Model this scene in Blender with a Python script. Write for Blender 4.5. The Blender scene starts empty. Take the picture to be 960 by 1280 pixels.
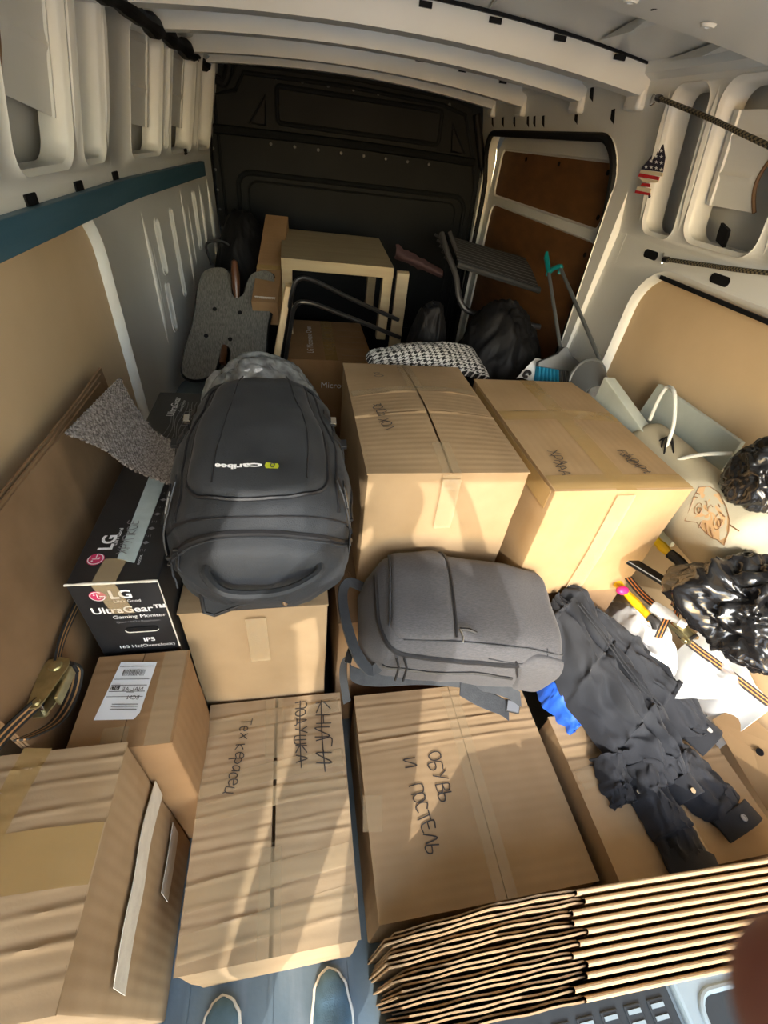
import bpy, bmesh, math, random
from mathutils import Vector, Matrix, noise
from mathutils.geometry import tessellate_polygon
V = Vector
sc = bpy.context.scene
COL = sc.collection
rnd = random.Random(7)

# ------------------------------------------------------------------ camera
F_PX = 550.08
yaw, pitch, roll = 0.247041588, 0.699129885, -0.136942578
CAM = V((0, 0, 1.65))
_cy, _sy, _cp, _sp = math.cos(yaw), math.sin(yaw), math.cos(pitch), math.sin(pitch)
_fw = V((_sy*_cp, _cy*_cp, -_sp)); _rt = V((_cy, -_sy, 0)); _dn = _fw.cross(_rt)
_r2 = _rt*math.cos(roll) + _dn*math.sin(roll)
_d2 = -_rt*math.sin(roll) + _dn*math.cos(roll)
cam_d = bpy.data.cameras.new('camera'); cam = bpy.data.objects.new('camera', cam_d)
COL.objects.link(cam)
m = Matrix((( _r2.x, -_d2.x, -_fw.x, CAM.x), (_r2.y, -_d2.y, -_fw.y, CAM.y),
            (_r2.z, -_d2.z, -_fw.z, CAM.z), (0, 0, 0, 1)))
cam.matrix_world = m
cam_d.sensor_fit = 'VERTICAL'; cam_d.sensor_height = 24.0
cam_d.lens = F_PX/1280*24.0
cam_d.clip_start = 0.005
cam_d.dof.use_dof = True; cam_d.dof.focus_distance = 1.6; cam_d.dof.aperture_fstop = 7.0
sc.camera = cam

# ------------------------------------------------------------------ light
SUN_EL, SUN_AZ = math.radians(30.5), math.atan2(.30, 1)
w = bpy.data.worlds.new('sky'); sc.world = w; w.use_nodes = True
nt = w.node_tree; bg = nt.nodes['Background']
sky = nt.nodes.new('ShaderNodeTexSky'); sky.sky_type = 'NISHITA'; sky.sun_disc = False
sky.sun_elevation = SUN_EL; sky.sun_rotation = math.pi + SUN_AZ; sky.air_density = 1.4; sky.dust_density = 1.0
nt.links.new(sky.outputs[0], bg.inputs[0]); bg.inputs[1].default_value = 1.0
sd = bpy.data.lights.new('sun', 'SUN'); sd.energy = 2.9; sd.angle = math.radians(.55); sd.color = (1, .955, .88)
so = bpy.data.objects.new('sun', sd); COL.objects.link(so); so.location = (-1, -6, 5)
_dir = V((math.sin(SUN_AZ)*math.cos(SUN_EL), math.cos(SUN_AZ)*math.cos(SUN_EL), -math.sin(SUN_EL)))
so.rotation_euler = _dir.to_track_quat('-Z', 'Y').to_euler()
vs = sc.view_settings
vs.view_transform = 'Standard'; vs.look = 'None'; vs.gamma = 1.0; vs.exposure = 0.56
try: vs.use_curve_mapping = False
except Exception: pass

# ------------------------------------------------------------------ helpers
def PX(u, v, x=None, y=None, z=None):
    """measured photograph point brought to a known real plane of the van"""
    d = _r2*(u-480) + _d2*(v-640) + _fw*F_PX
    if x is not None: t = (x-CAM.x)/d.x
    elif y is not None: t = (y-CAM.y)/d.y
    else: t = (z-CAM.z)/d.z
    return CAM + d*t

def nz(p, s=1.0, seed=0.0):
    return noise.noise(V(p)*s + V((seed, seed*1.7, seed*.3)))

WL = {}
def basis(n):
    n = V(n).normalized()
    a = V((0, 0, 1)) if abs(n.z) < .9 else V((1, 0, 0))
    u = a.cross(n).normalized(); return u, n.cross(u), n

class MB:
    def __init__(s): s.v = []; s.f = []; s.uv = {}
    def add(s, vs, fs, uvs=None):
        o = len(s.v); s.v += [V(p) for p in vs]; s.f += [tuple(i+o for i in f) for f in fs]
        if uvs:
            for i, q in enumerate(uvs): s.uv[o+i] = q
        return o
    def bx(s, x0, x1, y0, y1, z0, z1):
        s.add([(x0,y0,z0),(x1,y0,z0),(x1,y1,z0),(x0,y1,z0),(x0,y0,z1),(x1,y0,z1),(x1,y1,z1),(x0,y1,z1)],
              [(0,3,2,1),(4,5,6,7),(0,1,5,4),(1,2,6,5),(2,3,7,6),(3,0,4,7)]); return s
    def ob(s, c, ax, ay, az):
        """oriented box: centre and three half-axis vectors"""
        c, ax, ay, az = V(c), V(ax), V(ay), V(az)
        P = [c+ax*i+ay*j+az*k for k in (-1,1) for (i,j) in ((-1,-1),(1,-1),(1,1),(-1,1))]
        s.add(P, [(0,3,2,1),(4,5,6,7),(0,1,5,4),(1,2,6,5),(2,3,7,6),(3,0,4,7)]); return s
    def tube(s, pts, r, n=8, closed=False):
        pts = [V(p) for p in pts]; N = len(pts)
        rs = r if isinstance(r, (list, tuple)) else [r]*N
        t = []
        for i in range(N):
            a = pts[(i-1) % N] if (closed or i > 0) else pts[i]
            b = pts[(i+1) % N] if (closed or i < N-1) else pts[i]
            d = (b-a); t.append(d.normalized() if d.length > 1e-9 else V((0,0,1)))
        u, w_, _ = basis(t[0]); o = len(s.v)
        for i in range(N):
            u = (u - t[i]*u.dot(t[i])); u = u.normalized() if u.length > 1e-6 else basis(t[i])[0]
            w_ = t[i].cross(u)
            for k in range(n):
                a = 2*math.pi*k/n; s.v.append(pts[i] + (u*math.cos(a)+w_*math.sin(a))*rs[i])
                s.uv[len(s.v)-1] = (i/max(1, N-1), k/n)
        for i in range(N if closed else N-1):
            j = (i+1) % N
            for k in range(n):
                l = (k+1) % n; s.f.append((o+i*n+k, o+i*n+l, o+j*n+l, o+j*n+k))
        if not closed:
            s.f.append(tuple(o+k for k in reversed(range(n)))); s.f.append(tuple(o+(N-1)*n+k for k in range(n)))
        return s
    def strip(s, pts, wd, nrm, th):
        """flat band: width vector along wd (vector or list), thickness along nrm"""
        pts = [V(p) for p in pts]; N = len(pts); o = len(s.v)
        for i, p in enumerate(pts):
            wv = V(wd[i]) if isinstance(wd, list) else V(wd)
            nv = V(nrm[i]) if isinstance(nrm, list) else V(nrm)
            for a, b in ((-1,-.5),(1,-.5),(1,.5),(-1,.5)):
                s.v.append(p + wv*(a*.5) + nv*(b*th)); s.uv[len(s.v)-1] = (i/max(1, N-1), (a+1)/2)
        for i in range(N-1):
            for k in range(4):
                l = (k+1) % 4; s.f.append((o+i*4+k, o+i*4+l, o+i*4+4+l, o+i*4+4+k))
        s.f.append((o+3, o+2, o+1, o)); e = o+(N-1)*4; s.f.append((e, e+1, e+2, e+3)); return s
    def grid(s, fn, nu, nv, th=0.0, closed=False):
        o = len(s.v); W = nu if closed else nu+1
        P = [[V(fn(i/nu, j/nv)) for i in range(W)] for j in range(nv+1)]
        for j in range(nv+1):
            for i in range(W): s.v.append(P[j][i]); s.uv[len(s.v)-1] = (i/nu, j/nv)
        for j in range(nv):
            for i in range(nu):
                k = (i+1) % W; s.f.append((o+j*W+i, o+j*W+k, o+(j+1)*W+k, o+(j+1)*W+i))
        if th:
            o2 = len(s.v)
            for j in range(nv+1):
                for i in range(W):
                    a = P[j][min(i+1, W-1)]-P[j][max(i-1, 0)]; b = P[min(j+1, nv)][i]-P[max(j-1, 0)][i]
                    n = a.cross(b); n = n.normalized() if n.length > 1e-12 else V((0,0,1))
                    s.v.append(P[j][i]-n*th); s.uv[len(s.v)-1] = (i/nu, j/nv)
            for j in range(nv):
                for i in range(nu):
                    k = (i+1) % W; s.f.append((o2+(j+1)*W+i, o2+(j+1)*W+k, o2+j*W+k, o2+j*W+i))
            ring = [(0, i) for i in range(nu+1)] + [(j, nu) for j in range(1, nv+1)] + [(nv, i) for i in range(nu-1, -1, -1)] + [(j, 0) for j in range(nv-1, 0, -1)]
            if not closed:
                for q in range(len(ring)):
                    a, b = ring[q], ring[(q+1) % len(ring)]
                    ia, ib = a[0]*W+a[1], b[0]*W+b[1]
                    s.f.append((o+ib, o+ia, o2+ia, o2+ib))
        return s
    def poly(s, loops, fn, depth=0.0, dn=None):
        """flat polygon with holes mapped by fn(u,v,d); extruded to depth"""
        L = [[V((p[0], p[1], 0)) for p in l] for l in loops]
        tri = tessellate_polygon(L); flat = [p for l in L for p in l]
        o = len(s.v)
        for p in flat: s.v.append(V(fn(p.x, p.y, 0))); s.uv[len(s.v)-1] = (p.x, p.y)
        for t in tri: s.f.append(tuple(o+i for i in t))
        if depth:
            o2 = len(s.v)
            for p in flat: s.v.append(V(fn(p.x, p.y, depth))); s.uv[len(s.v)-1] = (p.x, p.y)
            for t in tri: s.f.append(tuple(o2+i for i in reversed(t)))
            k = 0
            for l in L:
                n = len(l)
                for i in range(n):
                    a, b = k+i, k+(i+1) % n; s.f.append((o+a, o+b, o2+b, o2+a))
                k += n
        return s
    def lathe(s, prof, org, axis, n=20):
        u, w_, a = basis(axis); org = V(org)
        return s.grid(lambda i, j: org + a*_interp(prof, j)[1] + (u*math.cos(i*2*math.pi)+w_*math.sin(i*2*math.pi))*_interp(prof, j)[0], n, len(prof)-1, closed=True)
    def build(s, name, mat, parent=None, smooth=True, ang=35, bevel=0.0, bseg=2, sub=0, fix=True):
        me = bpy.data.meshes.new(name)
        if parent is not None: org = WL[parent.name]
        else:
            xs = [p.x for p in s.v]; ys = [p.y for p in s.v]; zs = [p.z for p in s.v]
            org = V(((min(xs)+max(xs))/2, (min(ys)+max(ys))/2, min(zs)))
        me.from_pydata([p-org for p in s.v], [], s.f)
        if s.uv:
            ul = me.uv_layers.new(name='UVMap')
            for lp in me.loops: ul.data[lp.index].uv = s.uv.get(lp.vertex_index, (0, 0))
        if fix:
            b = bmesh.new(); b.from_mesh(me); bmesh.ops.remove_doubles(b, verts=b.verts, dist=1e-6)
            bmesh.ops.recalc_face_normals(b, faces=b.faces); b.to_mesh(me); b.free()
        me.materials.append(mat)
        if smooth:
            for p in me.polygons: p.use_smooth = True
            me.set_sharp_from_angle(angle=math.radians(ang))
        o = bpy.data.objects.new(name, me); COL.objects.link(o)
        if parent is not None: o.parent = parent
        else: o.location = org
        WL[o.name] = org.copy()
        if bevel:
            md = o.modifiers.new('b', 'BEVEL'); md.width = bevel; md.segments = bseg; md.limit_method = 'ANGLE'; md.angle_limit = math.radians(40)
        if sub:
            md = o.modifiers.new('s', 'SUBSURF'); md.levels = sub; md.render_levels = sub
        return o

def _interp(prof, t):
    k = t*(len(prof)-1); i = min(int(k), len(prof)-2); f = k-i
    return [prof[i][q]*(1-f)+prof[i+1][q]*f for q in range(len(prof[0]))]
def lerp(a, b, t): return a+(b-a)*t
def curve(keys, t):
    """smooth interpolation of (t, value...) keys"""
    if t <= keys[0][0]: return keys[0][1:]
    for a, b in zip(keys, keys[1:]):
        if t <= b[0]:
            f = (t-a[0])/(b[0]-a[0]); f = f*f*(3-2*f)
            return tuple(lerp(p, q, f) for p, q in zip(a[1:], b[1:]))
    return keys[-1][1:]
def smooth_path(pts, n=8):
    pts = [V(p) for p in pts]; out = []
    for i in range(len(pts)-1):
        p0 = pts[max(i-1, 0)]; p1 = pts[i]; p2 = pts[i+1]; p3 = pts[min(i+2, len(pts)-1)]
        for k in range(n):
            t = k/n
            out.append(.5*((2*p1)+(p2-p0)*t+(2*p0-5*p1+4*p2-p3)*t*t+(3*p1-p0-3*p2+p3)*t**3))
    out.append(pts[-1]); return out
def rrect(x0, x1, y0, y1, r, n=5):
    out = []
    for cx, cy, a0 in ((x1-r, y1-r, 0), (x0+r, y1-r, 90), (x0+r, y0+r, 180), (x1-r, y0+r, 270)):
        for k in range(n+1):
            a = math.radians(a0+90*k/n); out.append((cx+r*math.cos(a), cy+r*math.sin(a)))
    return out
def thing(name, label, cat, loc, group=None):
    o = bpy.data.objects.new(name, None); COL.objects.link(o); o.location = loc; o.empty_display_size = .05
    o['label'] = label; o['category'] = cat
    if group: o['group'] = group
    WL[o.name] = V(loc); return o
def tag(o, label, cat, group=None):
    o['label'] = label; o['category'] = cat
    if group: o['group'] = group
    return o
def struct(o, label=None):
    o['kind'] = 'structure'
    if label: o['label'] = label
    return o

# ------------------------------------------------------------------ materials
def mat(name, col, rough=.6, metal=0.0, col2=None, ns=6.0, det=4, stretch=(1,1,1), bump=0.0, bs=80.0, alpha=1.0, spec=.5, coat=0.0, sheen=0.0, bstretch=(1,1,1), lo=.35, hi=.65, trans=0.0):
    m = bpy.data.materials.new(name); m.use_nodes = True; t = m.node_tree; b = t.nodes['Principled BSDF']
    b.inputs['Base Color'].default_value = (*col, 1); b.inputs['Roughness'].default_value = rough
    b.inputs['Metallic'].default_value = metal; b.inputs['Specular IOR Level'].default_value = spec
    b.inputs['Alpha'].default_value = alpha; b.inputs['Coat Weight'].default_value = coat
    b.inputs['Sheen Weight'].default_value = sheen; b.inputs['Transmission Weight'].default_value = trans
    tc = t.nodes.new('ShaderNodeTexCoord')
    if col2:
        mp = t.nodes.new('ShaderNodeMapping'); mp.inputs['Scale'].default_value = stretch
        n = t.nodes.new('ShaderNodeTexNoise'); n.inputs['Scale'].default_value = ns; n.inputs['Detail'].default_value = det
        r = t.nodes.new('ShaderNodeValToRGB'); r.color_ramp.elements[0].position = lo; r.color_ramp.elements[1].position = hi
        r.color_ramp.elements[0].color = (*col, 1); r.color_ramp.elements[1].color = (*col2, 1)
        t.links.new(tc.outputs['Object'], mp.inputs[0]); t.links.new(mp.outputs[0], n.inputs['Vector'])
        t.links.new(n.outputs['Fac'], r.inputs[0]); t.links.new(r.outputs[0], b.inputs['Base Color'])
    if bump:
        mp = t.nodes.new('ShaderNodeMapping'); mp.inputs['Scale'].default_value = bstretch
        n = t.nodes.new('ShaderNodeTexNoise'); n.inputs['Scale'].default_value = bs; n.inputs['Detail'].default_value = 3
        bp = t.nodes.new('ShaderNodeBump'); bp.inputs['Strength'].default_value = bump; bp.inputs['Distance'].default_value = .004
        t.links.new(tc.outputs['Object'], mp.inputs[0]); t.links.new(mp.outputs[0], n.inputs['Vector'])
        t.links.new(n.outputs['Fac'], bp.inputs['Height']); t.links.new(bp.outputs[0], b.inputs['Normal'])
    return m

def card_mat(name, c1, c2, flute=(0, 1, 0), fs=170.0, fb=.12):
    """kraft board: mottled fibres, faint flute ribs in the relief"""
    m = mat(name, c1, .78, col2=c2, ns=9, det=6, lo=.3, hi=.72, spec=.25)
    t = m.node_tree; b = t.nodes['Principled BSDF']; tc = [n for n in t.nodes if n.type == 'TEX_COORD'][0]
    mp = t.nodes.new('ShaderNodeMapping'); mp.inputs['Scale'].default_value = flute
    wv = t.nodes.new('ShaderNodeTexWave'); wv.inputs['Scale'].default_value = fs/6.28; wv.wave_profile = 'SIN'; wv.bands_direction = 'DIAGONAL'
    ns = t.nodes.new('ShaderNodeTexNoise'); ns.inputs['Scale'].default_value = 260; ns.inputs['Detail'].default_value = 2
    ad = t.nodes.new('ShaderNodeMath'); ad.operation = 'MULTIPLY_ADD'; ad.inputs[1].default_value = .35
    bp = t.nodes.new('ShaderNodeBump'); bp.inputs['Strength'].default_value = fb; bp.inputs['Distance'].default_value = .003
    t.links.new(tc.outputs['Object'], mp.inputs[0]); t.links.new(mp.outputs[0], wv.inputs['Vector']); t.links.new(tc.outputs['Object'], ns.inputs['Vector'])
    t.links.new(ns.outputs['Fac'], ad.inputs[0]); t.links.new(wv.outputs['Fac'], ad.inputs[2])
    t.links.new(ad.outputs[0], bp.inputs['Height']); t.links.new(bp.outputs[0], b.inputs['Normal'])
    return m

M = {}
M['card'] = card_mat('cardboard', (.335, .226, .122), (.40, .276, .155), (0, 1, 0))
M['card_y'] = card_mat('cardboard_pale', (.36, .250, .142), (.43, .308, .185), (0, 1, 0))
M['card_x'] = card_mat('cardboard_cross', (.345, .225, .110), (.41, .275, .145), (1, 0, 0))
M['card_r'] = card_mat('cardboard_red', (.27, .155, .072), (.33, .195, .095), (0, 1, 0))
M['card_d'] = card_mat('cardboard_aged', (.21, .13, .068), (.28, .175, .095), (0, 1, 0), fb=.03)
M['tape'] = mat('clear_tape', (.62, .47, .28), .10, alpha=.36, spec=1.0, bump=.35, bs=45, bstretch=(1, 3, 1))
M['tape_b'] = mat('brown_tape', (.50, .33, .13), .25, alpha=.62, spec=.6, bump=.25, bs=40)
M['tape_p'] = mat('paper_tape', (.80, .76, .66), .6, col2=(.70, .66, .57), ns=30, bump=.2, bs=60)
M['ink'] = mat('marker_ink', (.035, .03, .03), .5)
M['ink_br'] = mat('brown_ink', (.20, .11, .05), .6)
M['white_ink'] = mat('white_print', (.85, .85, .85), .5)
M['grey_ink'] = mat('grey_print', (.25, .25, .26), .5)
M['red_ink'] = mat('crimson_print', (.60, .03, .12), .45)
M['van'] = mat('van_paint', (.72, .72, .68), .32, col2=(.65, .65, .61), ns=2.2, spec=.5, bump=.04, bs=12)
M['van_in'] = mat('van_skin', (.55, .55, .53), .5, col2=(.42, .43, .42), ns=3, bump=.05, bs=20)
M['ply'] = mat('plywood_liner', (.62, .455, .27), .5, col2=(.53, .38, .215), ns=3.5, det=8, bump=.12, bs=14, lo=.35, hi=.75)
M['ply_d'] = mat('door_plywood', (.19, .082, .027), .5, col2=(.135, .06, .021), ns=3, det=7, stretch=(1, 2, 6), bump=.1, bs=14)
M['bulk'] = mat('bulkhead_plastic', (.0065, .0078, .009), .55, col2=(.0095, .011, .0125), ns=5, spec=.10, bump=.1, bs=200)
M['rubber'] = mat('black_rubber', (.008, .008, .009), .6, spec=.15)
M['blue_band'] = mat('blue_rail', (.035, .095, .135), .5, col2=(.055, .125, .165), ns=7, det=6, stretch=(1, .3, 3), bump=.1, bs=40)
M['floor'] = mat('floor_paint', (.095, .135, .165), .45, col2=(.24, .28, .31), ns=5, det=9, stretch=(3, .6, 1), bump=.15, bs=60, lo=.45, hi=.85)
M['metal_bl'] = mat('painted_steel', (.17, .23, .27), .4, col2=(.13, .18, .22), ns=4)
M['mat_rub'] = mat('step_rubber', (.018, .024, .03), .6, bump=.1, bs=90, spec=.2)
M['black_card'] = mat('black_printed_board', (.014, .014, .016), .38, col2=(.02, .02, .022), ns=8, bump=.05, bs=60)
M['nylon'] = mat('black_nylon', (.016, .018, .021), .6, col2=(.026, .029, .034), ns=5, det=6, bump=.22, bs=420, sheen=.06, spec=.35)
M['nylon_d'] = mat('black_webbing', (.012, .012, .014), .5, bump=.2, bs=300)
M['plastic_b'] = mat('black_plastic', (.012, .012, .013), .28)
M['heather'] = mat('heather_grey', (.070, .068, .073), .8, col2=(.046, .046, .051), ns=90, det=3, stretch=(1, 6, 6), bump=.22, bs=320, sheen=.1)
M['heather_d'] = mat('heather_dark', (.030, .033, .038), .75, col2=(.021, .024, .029), ns=60, bump=.2, bs=300, sheen=.08)
M['twill'] = mat('charcoal_twill', (.020, .0215, .026), .8, col2=(.030, .0315, .036), ns=7, det=5, bump=.2, bs=520, sheen=.08, spec=.2)
M['blue'] = mat('blue_fabric', (.02, .12, .62), .55, bump=.2, bs=300)
M['carpet'] = mat('carpet_grey', (.11, .105, .09), .95, col2=(.20, .19, .165), ns=70, det=3, stretch=(4, .6, 1), bump=.8, bs=160, bstretch=(3, .6, 1))
M['weave'] = mat('woven_taupe', (.105, .085, .075), .95, col2=(.30, .265, .24), ns=150, det=3, bump=1.0, bs=190)
M['birch'] = mat('birch_veneer', (.40, .32, .19), .5, col2=(.35, .27, .16), ns=4, det=5, stretch=(1, 9, 9))
M['pine'] = mat('pine_wood', (.62, .44, .22), .5, col2=(.52, .34, .15), ns=5, stretch=(9, 9, 1))
M['wood_d'] = mat('dark_turned_wood', (.09, .035, .015), .3)
M['steel_b'] = mat('black_steel', (.012, .012, .013), .3, spec=.6)
M['steel_g'] = mat('grey_tube', (.05, .05, .053), .4, metal=.2)
M['brass'] = mat('yellow_zinc', (.62, .55, .30), .28, metal=.9, col2=(.45, .40, .22), ns=40)
M['chrome'] = mat('bright_metal', (.75, .75, .75), .2, metal=1)
M['bin'] = mat('black_bin_liner', (.008, .008, .009), .24, spec=.6, coat=.2, bump=.5, bs=26)
M['bin_m'] = mat('black_soft_bag', (.006, .006, .007), .6, bump=.3, bs=20, spec=.2)
M['foam'] = mat('white_foam', (.50, .54, .48), .55, col2=(.44, .48, .43), ns=12, bump=.15, bs=50)
M['cream'] = mat('cream_fabric', (.42, .37, .26), .8, col2=(.37, .33, .23), ns=6, bump=.15, bs=300)
M['catfill'] = mat('cat_tan', (.46, .29, .14), .7)
M['film'] = mat('plastic_film', (.80, .84, .86), .15, alpha=.35, spec=.8, bump=.6, bs=30)
M['paper'] = mat('white_plastic', (.82, .82, .80), .35, bump=.3, bs=14)
M['cable'] = mat('white_cable', (.62, .64, .60), .45)
M['teal'] = mat('teal_plastic', (.0, .13, .14), .4)
M['teal_br'] = mat('blue_bristle', (.01, .25, .42), .7)
M['grey_pl'] = mat('grey_plastic', (.07, .076, .08), .45)
M['yellow'] = mat('yellow_plastic', (.80, .48, .01), .4)
M['pink'] = mat('dusty_pink', (.05, .024, .028), .8)
M['magenta'] = mat('magenta_plastic', (.65, .02, .16), .4)
M['denim_shoe'] = mat('blue_canvas', (.10, .19, .27), .85, col2=(.07, .14, .20), ns=25, bump=.3, bs=300)
M['piping'] = mat('pale_piping', (.72, .70, .62), .7)
M['jean'] = mat('navy_cloth', (.02, .025, .04), .9)
M['skin'] = mat('skin', (.20, .065, .045), .5)
M['hair'] = mat('hair', (.02, .013, .01), .7)
M['red_cl'] = mat('flag_red', (.50, .015, .02), .7)
M['cream_cl'] = mat('flag_cream', (.72, .62, .44), .7)
M['navy_cl'] = mat('flag_navy', (.012, .010, .03), .7)
M['label'] = mat('label_paper', (.86, .88, .90), .5)
M['hard'] = mat('hardboard', (.42, .27, .13), .6, col2=(.36, .22, .105), ns=5)
M['ground'] = mat('ground_asphalt', (.40, .41, .41), .9, col2=(.34, .345, .345), ns=8, bump=.3, bs=60)

def two_tone_cord(name, c1, c2, nu, nv, thr):
    m = mat(name, c1, .6); t = m.node_tree; b = t.nodes['Principled BSDF']
    uv = t.nodes.new('ShaderNodeTexCoord'); mp = t.nodes.new('ShaderNodeMapping'); mp.inputs['Scale'].default_value = (nu, nv, 1)
    ch = t.nodes.new('ShaderNodeTexChecker'); ch.inputs['Scale'].default_value = 1
    ch.inputs['Color1'].default_value = (*c1, 1); ch.inputs['Color2'].default_value = (*c2, 1)
    n = t.nodes.new('ShaderNodeTexNoise'); n.inputs['Scale'].default_value = 400
    mx = t.nodes.new('ShaderNodeMix'); mx.data_type = 'RGBA'; mx.inputs[0].default_value = thr
    mx.inputs[7].default_value = (*c1, 1)
    t.links.new(uv.outputs['UV'], mp.inputs[0]); t.links.new(mp.outputs[0], ch.inputs['Vector'])
    t.links.new(ch.outputs[0], mx.inputs[6]); t.links.new(mx.outputs[2], b.inputs['Base Color']); return m
M['bungee'] = two_tone_cord('bungee_sheath', (.010, .010, .010), (.22, .18, .10), 90, 2, .25)

def houndstooth():
    m = mat('houndstooth', (.02, .02, .02), .85); t = m.node_tree; b = t.nodes['Principled BSDF']
    tc = t.nodes.new('ShaderNodeTexCoord'); sp = t.nodes.new('ShaderNodeSeparateXYZ'); t.links.new(tc.outputs['UV'], sp.inputs[0])
    def mth(op, a, bv):
        n = t.nodes.new('ShaderNodeMath'); n.operation = op
        for i, q in enumerate((a, bv)):
            if q is None: continue
            if isinstance(q, (int, float)): n.inputs[i].default_value = q
            else: t.links.new(q, n.inputs[i])
        return n.outputs[0]
    x = mth('FLOOR', mth('MULTIPLY', sp.outputs[0], 8*17), None); y = mth('FLOOR', mth('MULTIPLY', sp.outputs[1], 8*13), None)
    wa = mth('LESS_THAN', mth('MODULO', x, 8), 3.5); we = mth('LESS_THAN', mth('MODULO', y, 8), 3.5)
    se = mth('LESS_THAN', mth('MODULO', mth('ADD', x, y), 4), 1.5)
    c = mth('ADD', mth('MULTIPLY', se, wa), mth('MULTIPLY', mth('SUBTRACT', 1, se), we))
    r = t.nodes.new('ShaderNodeMix'); r.data_type = 'RGBA'; r.inputs[6].default_value = (.62, .61, .58, 1); r.inputs[7].default_value = (.012, .012, .012, 1)
    t.links.new(c, r.inputs[0]); t.links.new(r.outputs[2], b.inputs['Base Color']); return m
M['hound'] = houndstooth()

def webbing(name, base, edge):
    m = mat(name, base, .6); t = m.node_tree; b = t.nodes['Principled BSDF']
    tc = t.nodes.new('ShaderNodeTexCoord'); sp = t.nodes.new('ShaderNodeSeparateXYZ'); t.links.new(tc.outputs['UV'], sp.inputs[0])
    r = t.nodes.new('ShaderNodeValToRGB'); r.color_ramp.interpolation = 'CONSTANT'
    e = r.color_ramp.elements; e[0].position = 0; e[0].color = (*base, 1); e[1].position = .22; e[1].color = (*edge, 1)
    for p, c in ((.36, base), (.64, edge), (.78, base)):
        q = e.new(p); q.color = (*c, 1)
    t.links.new(sp.outputs[1], r.inputs[0]); t.links.new(r.outputs[0], b.inputs['Base Color']); return m
M['web'] = webbing('strap_webbing', (.02, .018, .018), (.65, .22, .05))
M['web_t'] = webbing('strap_webbing_tan', (.02, .02, .02), (.45, .25, .10))

# lettering -----------------------------------------------------------------
def text_mesh(txt, size, bold=0.0):
    cu = bpy.data.curves.new('t', 'FONT'); cu.body = txt; cu.size = size; cu.offset = bold; cu.resolution_u = 3
    o = bpy.data.objects.new('t', cu); COL.objects.link(o)
    dg = bpy.context.evaluated_depsgraph_get(); me = bpy.data.meshes.new_from_object(o.evaluated_get(dg))
    vs = [v.co.copy() for v in me.vertices]; fs = [tuple(p.vertices) for p in me.polygons]
    bpy.data.objects.remove(o); bpy.data.curves.remove(cu); bpy.data.meshes.remove(me); return vs, fs
def letter(parent, name, txt, org, u, v, size, mt, width=None, bold=0.0, fn=None, height=None, center=False):
    """flat printed text: org = baseline start, u/v unit directions; fn lifts onto a curved surface"""
    vs_, fs = text_mesh(txt, 1.0, bold)
    x0 = min(p.x for p in vs_); x1 = max(p.x for p in vs_); y1 = max(p.y for p in vs_); y0 = min(p.y for p in vs_)
    sx = (width/(x1-x0)) if width else size; sy = (height/(y1-y0)) if height else (size if not width else sx)
    org, u, v = V(org), V(u).normalized(), V(v).normalized()
    n = u.cross(v)
    mb = MB(); off = -(x1-x0)*sx/2 if center else 0
    P = [org + u*((p.x-x0)*sx+off) + v*((p.y-y0 if height else p.y)*sy) for p in vs_]
    if fn: P = [fn(p) for p in P]
    else: P = [p+n*.0012 for p in P]
    mb.add(P, fs)
    return mb.build(name, mt, parent, smooth=False, fix=False)
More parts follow.
